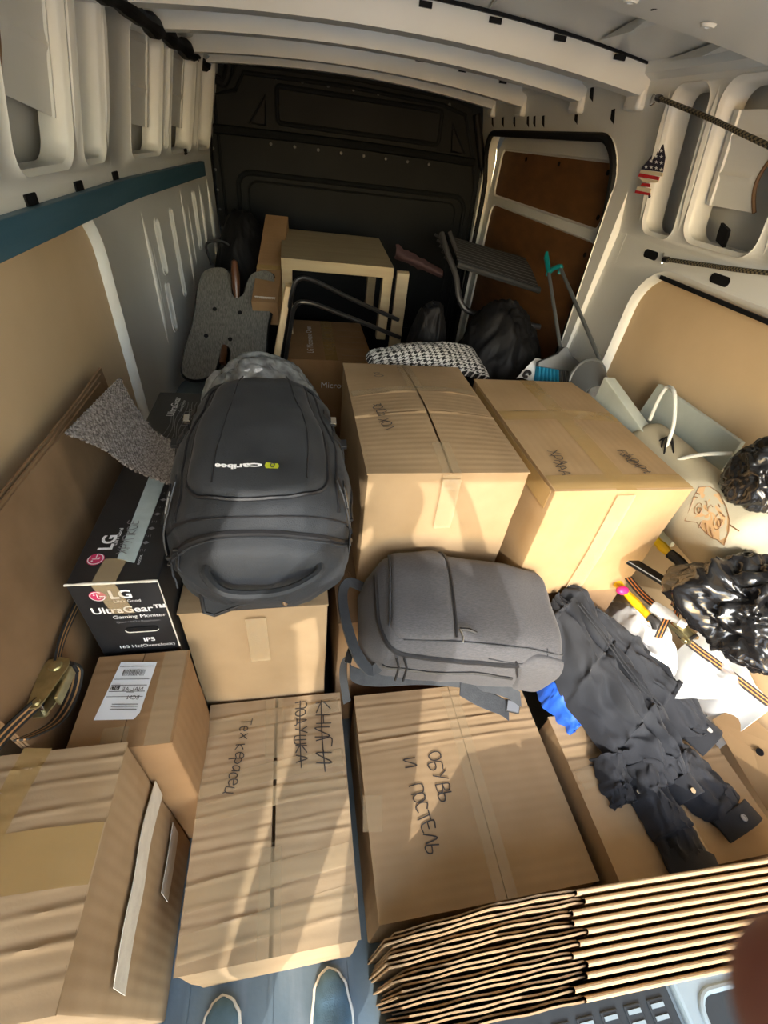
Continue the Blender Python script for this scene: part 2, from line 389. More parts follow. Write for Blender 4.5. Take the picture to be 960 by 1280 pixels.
G = {'К': [[(0,0),(0,1)],[(.6,1),(0,.45),(.65,0)]], 'Н': [[(0,0),(0,1)],[(.6,0),(.6,1)],[(0,.5),(.6,.5)]],
 'И': [[(0,1),(.02,0),(.6,1),(.62,0)]], 'Г': [[(0,0),(0,1),(.55,1)]], 'П': [[(0,0),(0,1),(.6,1),(.6,0)]],
 'О': [[(.3,1),(.05,.8),(0,.4),(.2,0),(.5,.1),(.62,.5),(.5,.9),(.25,.95)]], 'Д': [[(-.05,-.15),(0,.05),(.6,.05),(.65,-.15)],[(.08,.05),(.3,1),(.52,.05)]],
 'У': [[(0,1),(.3,.45)],[(.6,1),(.15,-.1)]], 'Ш': [[(0,1),(0,0),(.7,0),(.7,1)],[(.35,0),(.35,1)]], 'А': [[(0,0),(.3,1),(.6,0)],[(.1,.4),(.5,.4)]],
 'Т': [[(0,1),(.6,1)],[(.3,1),(.3,0)]], 'е': [[(0,.4),(.45,.45),(.35,.75),(.1,.7),(0,.35),(.15,0),(.45,.1)]], 'х': [[(0,.7),(.5,0)],[(.5,.7),(0,0)]],
 'к': [[(0,0),(0,.8)],[(.45,.75),(0,.35),(.45,0)]], 'р': [[(0,-.4),(0,.7),(.3,.75),(.45,.5),(.3,.2),(0,.25)]], 'а': [[(.4,.6),(.1,.65),(0,.3),(.15,0),(.4,.3),(.4,.7),(.45,0)]],
 'с': [[(.45,.6),(.2,.75),(0,.4),(.15,0),(.45,.1)]], 'ц': [[(0,.7),(0,0),(.4,0),(.4,.7)],[(.4,0),(.5,-.2)]], 'ч': [[(0,.7),(.05,.35),(.35,.4)],[(.4,.7),(.4,0)]],
 'Б': [[(.55,1),(0,1),(0,0),(.35,0),(.5,.25),(.35,.5),(0,.5)]], 'В': [[(0,0),(0,1),(.4,.95),(.4,.6),(0,.52),(.5,.4),(.5,.05),(0,0)]],
 'Ь': [[(0,1),(0,0),(.4,0),(.45,.35),(.0,.45)]], 'С': [[(.55,.85),(.2,1),(0,.5),(.15,0),(.55,.1)]], 'Л': [[(0,0),(.3,1),(.6,0)]], 'Х': [[(0,1),(.6,0)],[(.6,1),(0,0)]],
 'Р': [[(0,0),(0,1),(.4,.95),(.5,.7),(.35,.45),(0,.45)]], 'Е': [[(.5,1),(0,1),(0,0),(.5,0)],[(0,.5),(.4,.5)]], 'з': [[(0,.7),(.35,.7),(.15,.4),(.4,.15),(.1,0)]],
 'F': [[(0,0),(0,1),(.5,1)],[(0,.55),(.4,.55)]], 'o': [[(.2,.6),(0,.3),(.2,0),(.4,.3),(.2,.6)]], 'n': [[(0,0),(0,.6),(.3,.6),(.35,0)]], 'd': [[(.35,1),(.35,0),(.1,.05),(0,.3),(.3,.55)]],
 'i': [[(0,.6),(.05,0)]], 'm': [[(0,0),(0,.6),(.2,.5),(.25,0),(.3,.55),(.5,.5),(.55,0)]], 't': [[(.2,1),(.2,0),(.4,0)],[(0,.65),(.4,.65)]], 'L': [[(0,1),(0,0),(.5,0)]], 'A': [[(0,0),(.3,1),(.6,0)],[(.1,.4),(.5,.4)]], ' ': []}
def scrawl(parent, name, txt, org, u, v, h, wd, mt, fn=None, strike=False, sp=.22, seed=1):
    """hand lettering with a pen: each stroke a thin ribbon"""
    r = random.Random(seed); org, u, v = V(org), V(u).normalized(), V(v).normalized(); n = u.cross(v)
    mb = MB(); x = 0.0; segs = []
    for ch in txt:
        g = G.get(ch, G['О'] if ch != ' ' else [])
        wmax = max([p[0] for l in g for p in l] + [.4])
        jx, jy, sk = r.uniform(-.04, .04), r.uniform(-.12, .12), r.uniform(-.15, .15)
        for l in g: segs.append([(x+p[0]+p[1]*sk+jx, p[1]+jy) for p in l])
        x += wmax+sp
    if strike: segs.append([(-.2, .5), (x*.5, .42), (x+.3, .5)])
    for l in segs:
        pts = [org + u*(p[0]*h) + v*(p[1]*h) for p in l]
        if len(pts) > 2: pts = smooth_path(pts, 4)
        else: pts = [lerp(pts[0], pts[1], k/4) for k in range(5)]
        for a, b in zip(pts, pts[1:]):
            d = (b-a)
            if d.length < 1e-6: continue
            s_ = n.cross(d.normalized())*(wd/2); e = d.normalized()*(wd*.3)
            q = [a-s_-e, b-s_+e, b+s_+e, a+s_-e]
            q = [fn(p) for p in q] if fn else [p+n*.0012 for p in q]
            mb.add(q, [(0,1,2,3)])
    return mb.build(name, mt, parent, smooth=False, fix=False)
# ================================================================== the van
XL, XR, YF, YB = -.58, 1.24, 3.5, -.52
def clamp(t, a=0., b=1.): return max(a, min(b, t))
def lean(z): return .085*clamp((z-1.475)/.375, 0, 1.25)
def wlx(y, z): return XL + lean(z) + .11*clamp((y-2.05)/1.45)
def wrx(y, z): return XR - lean(z)
def wl(y, z, d=0): return V((wlx(y, z)-d, y, z))
def wr(y, z, d=0): return V((wrx(y, z)+d, y, z))
def dense(loop, step=.12):
    out = []
    for a, b in zip(loop, loop[1:]+loop[:1]):
        n = max(1, int(math.dist(a, b)/step))
        for k in range(n): out.append((lerp(a[0], b[0], k/n), lerp(a[1], b[1], k/n)))
    return out
def holed(mb, outer, holes, fn, r=.016, depth=.07):
    loops = [dense(outer)]
    for (a, b, c, d, rad) in holes: loops.append(rrect(a-r, b+r, c-r, d+r, rad+r, 6))
    mb.poly(loops, fn)
    for (a, b, c, d, rad) in holes:
        rings = []
        for off, dep in ((r, 0), (.75*r, -.004), (.35*r, .004), (0, .6*r), (0, depth)):
            rings.append([fn(p[0], p[1], dep) for p in rrect(a-off, b+off, c-off, d+off, rad+off, 6)])
        o = len(mb.v); n = len(rings[0])
        for q in rings: mb.v += q
        for i in range(len(rings)-1):
            for k in range(n):
                l = (k+1) % n; mb.f.append((o+i*n+k, o+i*n+l, o+(i+1)*n+l, o+(i+1)*n+k))

# floor
mb = MB(); mb.bx(-.66, 1.32, YB, YF+.05, -.05, 0)
floor = struct(mb.build('floor', M['floor'], smooth=False))
for x in (-.30, -.10, .10, .30, .52, .74, .96):
    MB().bx(x-.006, x+.006, YB+.02, YF, 0, .004).build('floor_rib', M['floor'], floor, smooth=False)
mb = MB(); mb.bx(-9, 9, -14, 8, -.62, -.58); struct(mb.build('ground', M['ground'], smooth=False))

# left wall -------------------------------------------------------------
mb = MB()
LH = [(.78, 1.19, 1.515, 1.93, .05), (1.28, 1.60, 1.515, 1.93, .05), (1.69, 1.87, 1.515, 1.93, .03), (2.15, 2.49, 1.51, 1.84, .03),
      (2.55, 2.585, 1.53, 1.83, .012), (2.64, 2.99, 1.51, 1.84, .03), (3.05, 3.085, 1.53, 1.83, .012), (3.14, 3.42, 1.51, 1.86, .03)]
holed(mb, [(YB, 1.475), (2.05, 1.475), (2.05, 1.965), (YB, 1.965)], LH[:3], wl); holed(mb, [(2.05, 1.475), (YF, 1.475), (YF, 1.965), (2.05, 1.965)], LH[3:], wl)
PLY_L = (-.45, 1.665, .30, 1.405, .13)
LS = [PLY_L, (2.275, 2.315, 1.10, 1.29, .012), (2.255, 2.295, .86, 1.05, .012), (2.93, 2.97, 1.08, 1.33, .012), (2.50, 2.53, .95, 1.30, .01)]
holed(mb, [(YB, 0), (2.05, 0), (2.05, 1.475), (YB, 1.475)], LS[:1], wl, r=.03, depth=.05); holed(mb, [(2.05, 0), (YF, 0), (YF, 1.475), (2.05, 1.475)], LS[1:], wl, r=.012, depth=.05)
wall_l = struct(mb.build('wall_left', M['van'], ang=50))
mb = MB()   # outer skin behind the openings
mb.grid(lambda u, v: wl(lerp(YB, YF, u), lerp(0, 1.97, v), .11), 30, 12, th=-.01)
mb.build('outer_skin', M['van_in'], wall_l)
mb = MB(); y0, y1, z0, z1, rr = PLY_L
mb.poly([dense(rrect(y0-.01, y1+.01, z0, z1+.01, rr, 6), .3)], lambda y, z, d: wl(y, z, .022+d), .01)
pl = mb.build('plywood_liner', M['ply'], wall_l, smooth=False)
# pillar swage, seams and vertical ribs
def rib(y, za, zb, r, parent, f=wl, dep=.006, nm='pressed_rib', y2=None):
    y2 = y if y2 is None else y2
    pts = [f(lerp(y, y2, k/10), lerp(za, zb, k/10), dep) for k in range(11)]
    rs = [r*min(1, .25+2.5*min(k, 10-k)/10) for k in range(11)]
    return MB().tube(pts, rs, 8).build(nm, M['van'], parent)
for a in ((2.15, .80, 1.37, .016), (2.20, .80, 1.34, .008), (2.72, .90, 1.40, .014), (2.82, .95, 1.36, .010), (3.10, 1.0, 1.37, .018), (3.30, .9, 1.37, .022), (1.93, .45, 1.90, .005)):
    rib(a[0], a[1], a[2], a[3], wall_l)
for k, (y, z) in enumerate(((1.32, 1.462), (1.62, 1.462), (1.96, 1.462), (2.9, 1.50))):
    MB().ob(wl(y, z, -.001), (.003, 0, 0), (0, .03, 0), (0, 0, .012)).build('dark_slot', M['rubber'], wall_l, smooth=False, bevel=.004)
# pale stiffener sheets hanging inside the openings, with brown sealant edge
def stiffener(y0, y1, ztop, zb0, zb1, f, parent, flip=1):
    mb = MB()
    def fn(u, v):
        zb = lerp(zb0, zb1, u); z = lerp(zb, ztop, v)
        y = lerp(y0+.03*math.sin(v*5)*(1-u), y1, u)
        bead = .008*math.exp(-((v-.35)/.03)**2)+.008*math.exp(-((v-.72)/.03)**2)
        return f(y, z, .030+.02*(1-u)-bead*(1 if .12 < u < .88 else 0))
    mb.grid(fn, 14, 26, th=.003*flip)
    o = mb.build('stiffener_sheet', M['van'], parent)
    MB().tube([fn(0, k/16) for k in range(17)], .005, 6).build('sealant_edge', M['ink_br'], parent)
    MB().tube([fn(.9, k/16) for k in range(17)], .006, 6).build('fold_edge', M['van'], parent)
stiffener(1.37, 1.615, 1.965, 1.64, 1.60, wl, wall_l)
stiffener(2.17, 2.44, 1.90, 1.60, 1.585, wl, wall_l)
stiffener(2.70, 2.94, 1.90, 1.60, 1.585, wl, wall_l)
stiffener(.86, 1.12, 1.95, 1.64, 1.60, wl, wall_l)
# inner seam strip dividing the narrow opening
MB().tube([wl(1.78, 1.5+.045*k, .085) for k in range(11)], .012, 8).build('inner_seam', M['rubber'], wall_l)
# rounded uprights beside the openings
for y in (1.645, 1.91, 2.60, 3.02): rib(y, 1.50, 1.93, .017, wall_l, dep=.008, nm='rounded_upright')
# blue load rail
mb = MB(); mb.grid(lambda u, v: wl(lerp(YB, 3.2, u), lerp(1.388, 1.452, v), -.022), 24, 2, th=.026)
struct(mb.build('trim_1', M['blue_band'], smooth=False, bevel=.003), 'blue load rail along the left wall above the plywood')
# dark padded loom along the roof corner
pts = [V((-.435+.010*nz((y, 0, 0), 6), y, 1.850+.008*nz((0, y, 0), 5))) for y in [1.55+.05*k for k in range(39)]]
mb = MB().tube(pts, [.024+.016*nz((0, p.y, 3), 7) for p in pts], 10)
struct(mb.build('trim_2', M['rubber']), 'dark padded wiring loom along the left roof corner')
# left wheel arch
def arch(u, v):
    y = lerp(1.72, 2.62, u); h = .60*math.sin(math.pi*clamp(u, .02, .98))**.35
    a = v*math.pi/2
    return V((XL-.02 + .22*math.cos(a)**.5 if v < 1 else XL-.02, y, .02+h*math.sin(a)**.6))
mb = MB().grid(arch, 22, 10); mb.build('wheel_arch', M['metal_bl'], wall_l)

# right wall --------------------------------------------------------------
mb = MB()
RH = [(.78, 1.13, 1.515, 1.87, .05), (1.20, 1.475, 1.51, 1.86, .045), (1.54, 1.69, 1.50, 1.855, .035)]
holed(mb, [(YB, 1.47), (1.83, 1.47), (1.83, 1.965), (YB, 1.965)], RH, wr)
PLY_R = (-.45, 1.585, .30, 1.39, .13)
holed(mb, [(YB, 0), (1.83, 0), (1.83, 1.47), (YB, 1.47)], [PLY_R], wr, r=.03, depth=.05)
DOOR = (1.93, 3.41, .30, 1.745, .13)
holed(mb, [(1.83, 0), (YF, 0), (YF, 1.965), (1.83, 1.965)], [DOOR], wr, r=.012, depth=.06)
wall_r = struct(mb.build('wall_right', M['van'], ang=50))
mb = MB(); mb.grid(lambda u, v: wr(lerp(YB, YF, u), lerp(0, 1.97, v), .11), 30, 12, th=.01); mb.build('outer_skin', M['van_in'], wall_r)
y0, y1, z0, z1, rr = PLY_R
mb = MB(); mb.poly([dense(rrect(y0-.01, y1+.01, z0, z1+.01, rr, 6), .3)], lambda y, z, d: wr(y, z, .022+d), .01)
mb.build('plywood_liner', M['ply'], wall_r, smooth=False)
MB().strip([wr(.2, 1.383, -.004), wr(1.50, 1.388, -.004)], (0, 0, .012), (1, 0, 0), .006).build('dark_trim_line', M['rubber'], wall_r, smooth=False)
stiffener(1.29, 1.46, 1.81, 1.60, 1.60, wr, wall_r, -1)
stiffener(.92, 1.10, 1.81, 1.60, 1.60, wr, wall_r, -1)
for y in (1.508, 1.72, 1.16): rib(y, 1.48, 1.90, .016, wall_r, f=wr, dep=.008, nm='rounded_upright')
rib(1.78, .5, 1.9, .006, wall_r, f=wr); rib(1.86, .6, 1.80, .008, wall_r, f=wr)
for y, z in ((1.60, 1.437), (1.262, 1.436), (.95, 1.436)):
    mb = MB().poly([rrect(y-.038, y+.038, z-.013, z+.013, .012, 5)], lambda a, b, d: wr(a, b, -.0015-d), -.002)
    mb.build('dark_slot', M['rubber'], wall_r, smooth=False)
for y, z in ((2.02, 1.80), (2.30, 1.80), (2.62, 1.79), (2.72, 1.79), (2.80, 1.79), (2.98, 1.79), (3.15, 1.79), (3.32, 1.79), (2.2, 1.865)):
    mb = MB().poly([[(y-.016, z-.022), (y+.014, z-.008), (y+.016, z+.018), (y-.006, z+.02)]], lambda a, b, d: wr(a, b, -.0015-d), -.002)
    mb.build('punched_hole', M['rubber'], wall_r, smooth=False)
for y in (1.35, 1.05): 
    mb = MB()
    for k in range(5): mb.ob(wr(y+.02*nz((k, 1, 0), 3), 1.525+.006*k, .03), (.012, .008, 0), (0, .02, .006), (0, .004, .01))
    mb.build('cable_clip', M['rubber'], wall_r, smooth=False)

# sliding side door --------------------------------------------------------
door = struct(MB().bx(XR+.055, XR+.085, 1.90, 3.45, .27, 1.78).build('door_1', M['van'], smooth=False), 'sliding side door in the right wall with brown plywood panels')
mb = MB()
P1, P2 = (2.03, 3.31, 1.455, 1.668, .03), (1.99, 3.30, .45, 1.398, .05)
holed(mb, rrect(1.94, 3.40, .31, 1.735, .12, 6), [P1, P2], lambda y, z, d: V((XR+.028+d, y, z)), r=.012, depth=.026)
mb.build('door_frame', M['van'], door)
for a, b, c, d, r_ in (P1, P2):
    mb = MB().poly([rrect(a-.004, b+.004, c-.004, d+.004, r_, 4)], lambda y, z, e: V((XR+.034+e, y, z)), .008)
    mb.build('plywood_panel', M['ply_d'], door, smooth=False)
for y, z in ((2.10, 1.64), (2.55, 1.645), (2.06, 1.49), (2.95, 1.645), (2.06, 1.35)):
    MB().lathe([(0, 0), (.010, 0), (.010, .004), (0, .004)], (XR+.034, y, z), (-1, 0, 0), 10).build('fixing_plug', M['rubber'], door)
mb = MB(); a, b, c, d, r_ = DOOR
mb.tube([V((wrx(p[0], p[1])-.006, p[0], p[1])) for p in dense(rrect(a+.004, b-.004, c+.004, d-.004, r_, 8), .1)], .015, 8, closed=True)
mb.build('door_seal', M['rubber'], door)

# bulkhead ------------------------------------------------------------------
def bw(x, z, d=0): return V((x, YF+d, z))
mb = MB(); mb.bx(-.62, 1.30, YF+.03, YF+.07, 0, 2.0)
bulk = struct(mb.build('wall_front', M['bulk'], smooth=False), 'dark plastic bulkhead closing the load bay')
out = [(-.49, 0), (1.245, 0), (1.245, 1.45), (1.20, 1.60), (1.09, 1.84), (.98, 1.868), (.33, 1.885), (-.28, 1.875), (-.33, 1.80), (-.44, 1.78), (-.46, 1.55)]
mb = MB(); mb.poly([dense(out, .2)], lambda x, z, d: bw(x, z, d), .03); mb.build('bulkhead_panel', M['bulk'], bulk, smooth=False, bevel=.008)
def frame(nm, loop, r, d=-.004): return MB().tube([bw(p[0], p[1], d) for p in loop], r, 8, closed=True).build(nm, M['bulk'], bulk)
frame('window_recess', rrect(-.075, .905, 1.655, 1.812, .02, 4), .012)
frame('inset_frame', rrect(-.33, 1.15, .55, 1.405, .08, 5), .014); frame('inset_frame', rrect(-.27, 1.09, .55, 1.365, .06, 5), .006)
frame('outline_bead', [(-.42, .3), (1.21, .3), (1.20, 1.44), (1.15, 1.60), (1.05, 1.81), (.9, 1.84), (.33, 1.855), (-.25, 1.845), (-.30, 1.77), (-.42, 1.74)], .010)
for tri in ([(-.235, 1.635), (-.145, 1.637), (-.14, 1.765)], [(1.085, 1.63), (.998, 1.63), (.975, 1.762)]):
    MB().poly([tri], lambda x, z, d: bw(x, z, -.002-d), -.01).build('grip_recess', M['rubber'], bulk, smooth=False, bevel=.005); frame('grip_rim', tri, .008)
mb = MB().tube([bw(x, 1.592+.010*math.sin((x+.4)*2), -.01) for x in [-.44+.08*k for k in range(21)]], .022, 8); mb.build('cross_ledge', M['bulk'], bulk)
for k in range(9): MB().lathe([(0, 0), (.009, 0), (.007, .004), (0, .005)], bw(-.22+.145*k, 1.845, -.002), (0, -1, 0), 10).build('bolt', M['grey_pl'], bulk)
for k in range(8): MB().lathe([(0, 0), (.009, 0), (.007, .004), (0, .005)], bw(-.12+.14*k, 1.555, -.012), (0, -1, 0), 10).build('bolt', M['grey_pl'], bulk)
for k in range(8): MB().lathe([(0, 0), (.007, 0), (.006, .004), (0, .005)], bw(-.455, 1.0+.1*k, -.002), (0, -1, 0), 8).build('bolt', M['grey_pl'], bulk)
mb = MB().tube(smooth_path([bw(-.50, .2, -.02), bw(-.49, 1.2, -.02), bw(-.455, 1.74, -.02), bw(-.40, 1.80, -.02), bw(-.36, 1.79, -.02), bw(-.33, 1.84, -.02), bw(-.32, 1.90, -.02)], 6), .022, 10)
mb.build('edge_seal', M['rubber'], bulk)
MB().tube(smooth_path([bw(1.245, .3, -.03), bw(1.24, 1.42, -.03), bw(1.20, 1.60, -.03), bw(1.11, 1.82, -.03)], 6), .022, 10).build('edge_seal', M['rubber'], bulk)

# roof ------------------------------------------------------------------------
XC = .33
def rz(x): return 1.962-.055*((x-XC)/.9)**2
mb = MB(); mb.grid(lambda u, v: V((lerp(-.62, 1.28, u), lerp(YB, YF+.05, v), rz(lerp(-.62, 1.28, u)))), 24, 30, th=-.02)
ceil = struct(mb.build('ceiling', M['van']))
def bow(yc, wd, hb=.0, nm='roof_bow', drop=.072):
    mb = MB()
    prof = [(-wd/2, .03), (-wd/2+.006, -.6*drop), (-wd/2+.016, -drop), (wd/2-.016, -drop), (wd/2-.006, -.6*drop), (wd/2, .03)]
    def zt(x): return 1.958-.052*((x-XC)/.9)**2-hb
    xs = [lerp(-.55, 1.20, k/26) for k in range(27)]
    o = len(mb.v)
    for x in xs:
        for (dy, dz) in prof: mb.v.append(V((x, yc+dy+.03*((x-XC)/.9)**2, min(zt(x)+dz, rz(x)))))
    n = len(prof)
    for i in range(len(xs)-1):
        for k in range(n-1): mb.f.append((o+i*n+k, o+i*n+k+1, o+(i+1)*n+k+1, o+(i+1)*n+k))
    b = mb.build(nm, M['van'], ceil, ang=50)
    for k in range(7):
        x = lerp(-.25, 1.0, k/6)
        MB().ob((x, yc-wd/2-.001, zt(x)-.2*drop), (.018, 0, 0), (0, .004, 0), (0, 0, .006)).build('notch', M['rubber'], b, smooth=False)
    MB().strip([V((x, yc-wd/2-.004+.03*((x-XC)/.9)**2, zt(x)-.0)) for x in xs], (0, 0, .008), (0, 1, 0), .01).build('bond_line', M['rubber'], b)
    for s_, xe in ((1, 1.165),):
        MB().ob((xe, yc+.03*((xe-XC)/.9)**2, zt(xe)-drop*.75), (.030, 0, 0), (0, wd*.42, 0), (0, 0, .05)).build('bow_foot', M['van'], b, bevel=.012, bseg=3)
    return b
bow(1.86, .11, .0, drop=.070); bow(2.27, .11, .0, drop=.072); bow(2.86, .10, .0, drop=.074); bow(3.30, .10, .0)
bow(1.02, .52, .0, nm='rear_roof_beam', drop=.052)
for k in range(6):
    x = lerp(.1, 1.0, k/5)
    MB().lathe([(0, 0), (.016, 0), (.012, .005), (.006, .005), (.005, .001), (0, .001)], (x, 1.18, 1.905-.052*((x-XC)/.9)**2), (0, 0, -1), 12).build('bolt', M['van'], ceil)
    MB().lathe([(0, 0), (.011, 0), (.011, .002), (0, .002)], (x+.07, 1.20, 1.905-.052*((x-XC)/.9)**2), (0, 0, -1), 10).build('drain_hole', M['rubber'], ceil)
for x in (.45, .80, 1.02):   # pressed gussets of the roof skin
    mb = MB(); mb.add([(x, 1.28, rz(x)-.004), (x+.12, 1.30, rz(x)-.004), (x+.10, 1.78, rz(x+.1)-.004), (x+.04, 1.50, rz(x)-.03)], [(0,3,2),(0,1,3),(1,2,3),(0,2,1)])
    mb.build('roof_gusset', M['van'], ceil, smooth=False)
for s_, f in ((-1, wl), (1, wr)):   # cant rails closing wall to roof
    mb = MB().tube([f(lerp(YB, YF, k/20), 1.925, .01) for k in range(21)], .042, 8); mb.build('cant_rail', M['van'], ceil)
# rear frame of the opening: header and posts
mb = MB().bx(-.62, 1.28, YB-.03, YB+.08, 1.86, 2.0); struct(mb.build('trim_3', M['van'], smooth=False, bevel=.01), 'header over the open rear doors')
for x0, x1 in ((-.66, -.54), (1.20, 1.32)):
    mb = MB().bx(x0, x1, YB-.03, YB+.06, 0, 1.98); struct(mb.build('trim_4', M['van'], smooth=False, bevel=.01), 'rear door post')

# rear doors swung open behind the camera
for n_, x0, x1 in ((2, -.70, -.63), (3, 1.30, 1.37)):
    mb = MB().bx(x0, x1, YB-.86, YB-.03, -.10, 1.92); dr = struct(mb.build('door_%d' % n_, M['van'], smooth=False, bevel=.015), 'open rear barn door')
    xi = x1+.004 if n_ == 2 else x0-.004
    MB().bx(min(xi, xi+.004), max(xi, xi+.004), YB-.76, YB-.13, .10, .95).build('door_liner', M['ply'], dr, smooth=False)
# ================================================================== cartons
def carton(name, label, x0, x1, y0, y1, z0, z1, seam='y', mt='card', bulge=.006, creases=(), camp=.004, gap=.004, wb=.006, seed=1, group=None, sag=0.0, split=None):
    root = thing(name, label, 'box', ((x0+x1)/2, (y0+y1)/2, z0), group)
    r = .006
    def ring(off):
        return rrect(x0-off, x1+off, y0-off, y1+off, r, 2)
    def side(u, v):
        loop = P0; n = len(loop); k = u*n; i = int(k) % n; f = k-int(k)
        a, b = loop[i], loop[(i+1) % n]; x, y = lerp(a[0], b[0], f), lerp(a[1], b[1], f)
        z = lerp(z0, z1, v)
        tx = clamp((x-x0)/(x1-x0)); ty = clamp((y-y0)/(y1-y0)); sv = math.sin(math.pi*v)
        d = wb*sv*(math.sin(math.pi*tx)+math.sin(math.pi*ty)) + .003*nz((x, y, z), 9, seed)*sv
        cx, cy = (x0+x1)/2, (y0+y1)/2
        ox = 1 if x >= x1-r else (-1 if x <= x0+r else 0); oy = 1 if y >= y1-r else (-1 if y <= y0+r else 0)
        return V((x+ox*d, y+oy*d, z))
    base = dense(rrect(x0, x1, y0, y1, r, 2), .045); P0 = base
    mb = MB(); mb.grid(side, len(P0), 10, closed=True)
    o = mb.add([(x0+r, y0+r, z0), (x1-r, y0+r, z0), (x1-r, y1-r, z0), (x0+r, y1-r, z0)], [(0, 3, 2, 1)])
    mb.add([(x0+.004, y0+.004, z1-.05), (x1-.004, y0+.004, z1-.05), (x1-.004, y1-.004, z1-.05), (x0+.004, y1-.004, z1-.05)], [(0, 1, 2, 3)])
    body = mb.build('body', M[mt], root, ang=40)
    def topz(x, y):
        tx, ty = clamp((x-x0)/(x1-x0)), clamp((y-y0)/(y1-y0))
        z = z1 + bulge*math.sin(math.pi*tx)*math.sin(math.pi*ty) - sag*math.sin(math.pi*tx)
        t, q = (ty, tx) if seam == 'y' else (tx, ty)
        L = (y1-y0) if seam == 'y' else (x1-x0)
        for i, c in enumerate(creases):
            c2 = c + .007*math.sin(q*2.2+i*2.1) + .004*nz((q*4, i, 0), 1, seed) + .03*(q-.5)
            e = (t-c2)*L
            a = camp*max(0, .35+.5*math.sin(i*3.7+1)**2+1.0*nz((q*3, i*1.3, 2), 1.4, seed))
            z += a*(math.exp(-(e/.0035)**2) - .6*math.exp(-((e-.008)/.006)**2))
        edge = min(tx, 1-tx, ty, 1-ty)
        return z + .0012*nz((x, y, 0), 11, seed)*min(1, edge*12)
    def flap(a0, a1):
        mbf = MB()
        if seam == 'y': mbf.grid(lambda u, v: V((lerp(a0, a1, u), lerp(y0, y1, v), topz(lerp(a0, a1, u), lerp(y0, y1, v)))), 12, int((y1-y0)/(.004 if creases else .02)), th=.005)
        else: mbf.grid(lambda u, v: V((lerp(x0, x1, u), lerp(a0, a1, v), topz(lerp(x0, x1, u), lerp(a0, a1, v)))), int((x1-x0)/(.004 if creases else .02)), 12, th=.005)
        return mbf.build('flap', M[mt], root, ang=60)
    if seam == 'y':
        c = split if split else (x0+x1)/2; flap(x0-.002, c-gap/2); flap(c+gap/2, x1+.002)
    else:
        c = split if split else (y0+y1)/2; flap(y0-.002, c-gap/2); flap(c+gap/2, y1+.002)
    lift = lambda p, h=.0036: V((p[0], p[1], topz(p[0], p[1])+h))
    return root, topz, lift
def tape_top(root, topz, a, b, wdt, mt='tape', nm='tape', drop0=0.0, drop1=0.0, h=.0014):
    """tape laid along a->b on the lid, running down the end faces by drop"""
    a, b = V((a[0], a[1], 0)), V((b[0], b[1], 0)); d = (b-a).normalized(); s_ = V((-d.y, d.x, 0))*wdt/2
    n = max(4, int((b-a).length/.008)); mb = MB()
    def fn(u, v):
        p = lerp(a, b, v)+s_*(2*u-1); return V((p.x, p.y, topz(p.x, p.y)+h))
    mb.grid(fn, 5, n)
    for q, dr, sg in ((a, drop0, -1), (b, drop1, 1)):
        if dr: 
            zt = topz(q.x, q.y)+h
            mb.grid(lambda u, v: V((q+s_*(2*u-1)).to_tuple()) + V((d.x*sg*.009, d.y*sg*.009, zt-dr*v)), 3, 6)
    return mb.build(nm, M[mt], root, fix=False)
def on_top(u_, v_, z): p = PX(u_, v_, z=z); return (p.x, p.y)

# books carton (front centre-left) ------------------------------------------
ZB = .33
c1, t1, l1 = carton('moving_carton', 'creased moving carton marked КНИГИ with a split tape seam, nearest the blue shoes', -.270, .106, .112, .672, 0, ZB, 'y', 'card_y', bulge=.012, creases=(.06, .13, .2, .27, .36, .42, .5, .56, .64, .7, .78, .86, .93), camp=.0026, gap=.009, seed=3)
tape_top(c1, t1, (-.09, .672), (-.085, .50), .05, drop1=.03); tape_top(c1, t1, (-.087, .30), (-.087, .112), .05, drop0=.05)
for y in (.62, .47, .41, .25, .17): tape_top(c1, t1, (-.27, y-.02), (.10, y+.015), .045, h=.0022)
D, R_ = (0, -1, 0), (1, 0, 0)
p = PX(393, 880, z=ZB); scrawl(c1, 'marker_text', 'КНИГИ', (p.x, p.y, 0), D, R_, .042, .0032, M['ink'], l1, True, seed=2, sp=.25)
p = PX(369, 880, z=ZB); scrawl(c1, 'marker_text', 'ПОДУШКА', (p.x, p.y, 0), D, R_, .030, .0030, M['ink'], l1, True, seed=3, sp=.2)
p = PX(304, 900, z=ZB); scrawl(c1, 'marker_text', 'Тех керасец', (p.x, p.y, 0), V((-.14, -1, 0)), V((1, -.14, 0)), .029, .0026, M['ink'], l1, seed=4, sp=.14)

# shoes & bedding carton -------------------------------------------------------
c2, t2, l2 = carton('moving_carton', 'wide carton marked ОБУВЬ И ПОСТЕЛЬ, under the grey backpack\'s front edge', .152, .695, .128, .655, 0, ZB, 'y', 'card', bulge=.006, creases=(.68, .74, .80, .86, .93), camp=.0032, gap=.003, seed=5, split=.455)
tape_top(c2, t2, (.455, .64), (.455, .128), .055, drop0=.05); tape_top(c2, t2, (.16, .30), (.17, .38), .05)
p = PX(533, 943, z=ZB); scrawl(c2, 'marker_text', 'ОБУВЬ', (p.x, p.y, 0), V((.08, -1, 0)), V((1, .08, 0)), .036, .0030, M['ink'], l2, seed=6, sp=.16)
for pp, tx in (((505, 951), 'И'), ((512, 984), 'ПОСТЕЛЬ')):
    p = PX(pp[0], pp[1], z=ZB); scrawl(c2, 'marker_text', tx, (p.x, p.y, 0), V((.10, -1, 0)), V((1, .10, 0)), .033, .0030, M['ink'], l2, seed=7, sp=.1)
mb = MB(); mb.strip([V((.149, .60, .29)), V((.146, .36, .285))], (0, 0, .05), (1, 0, 0), .001); mb.build('tape', M['tape'], c2, smooth=False)

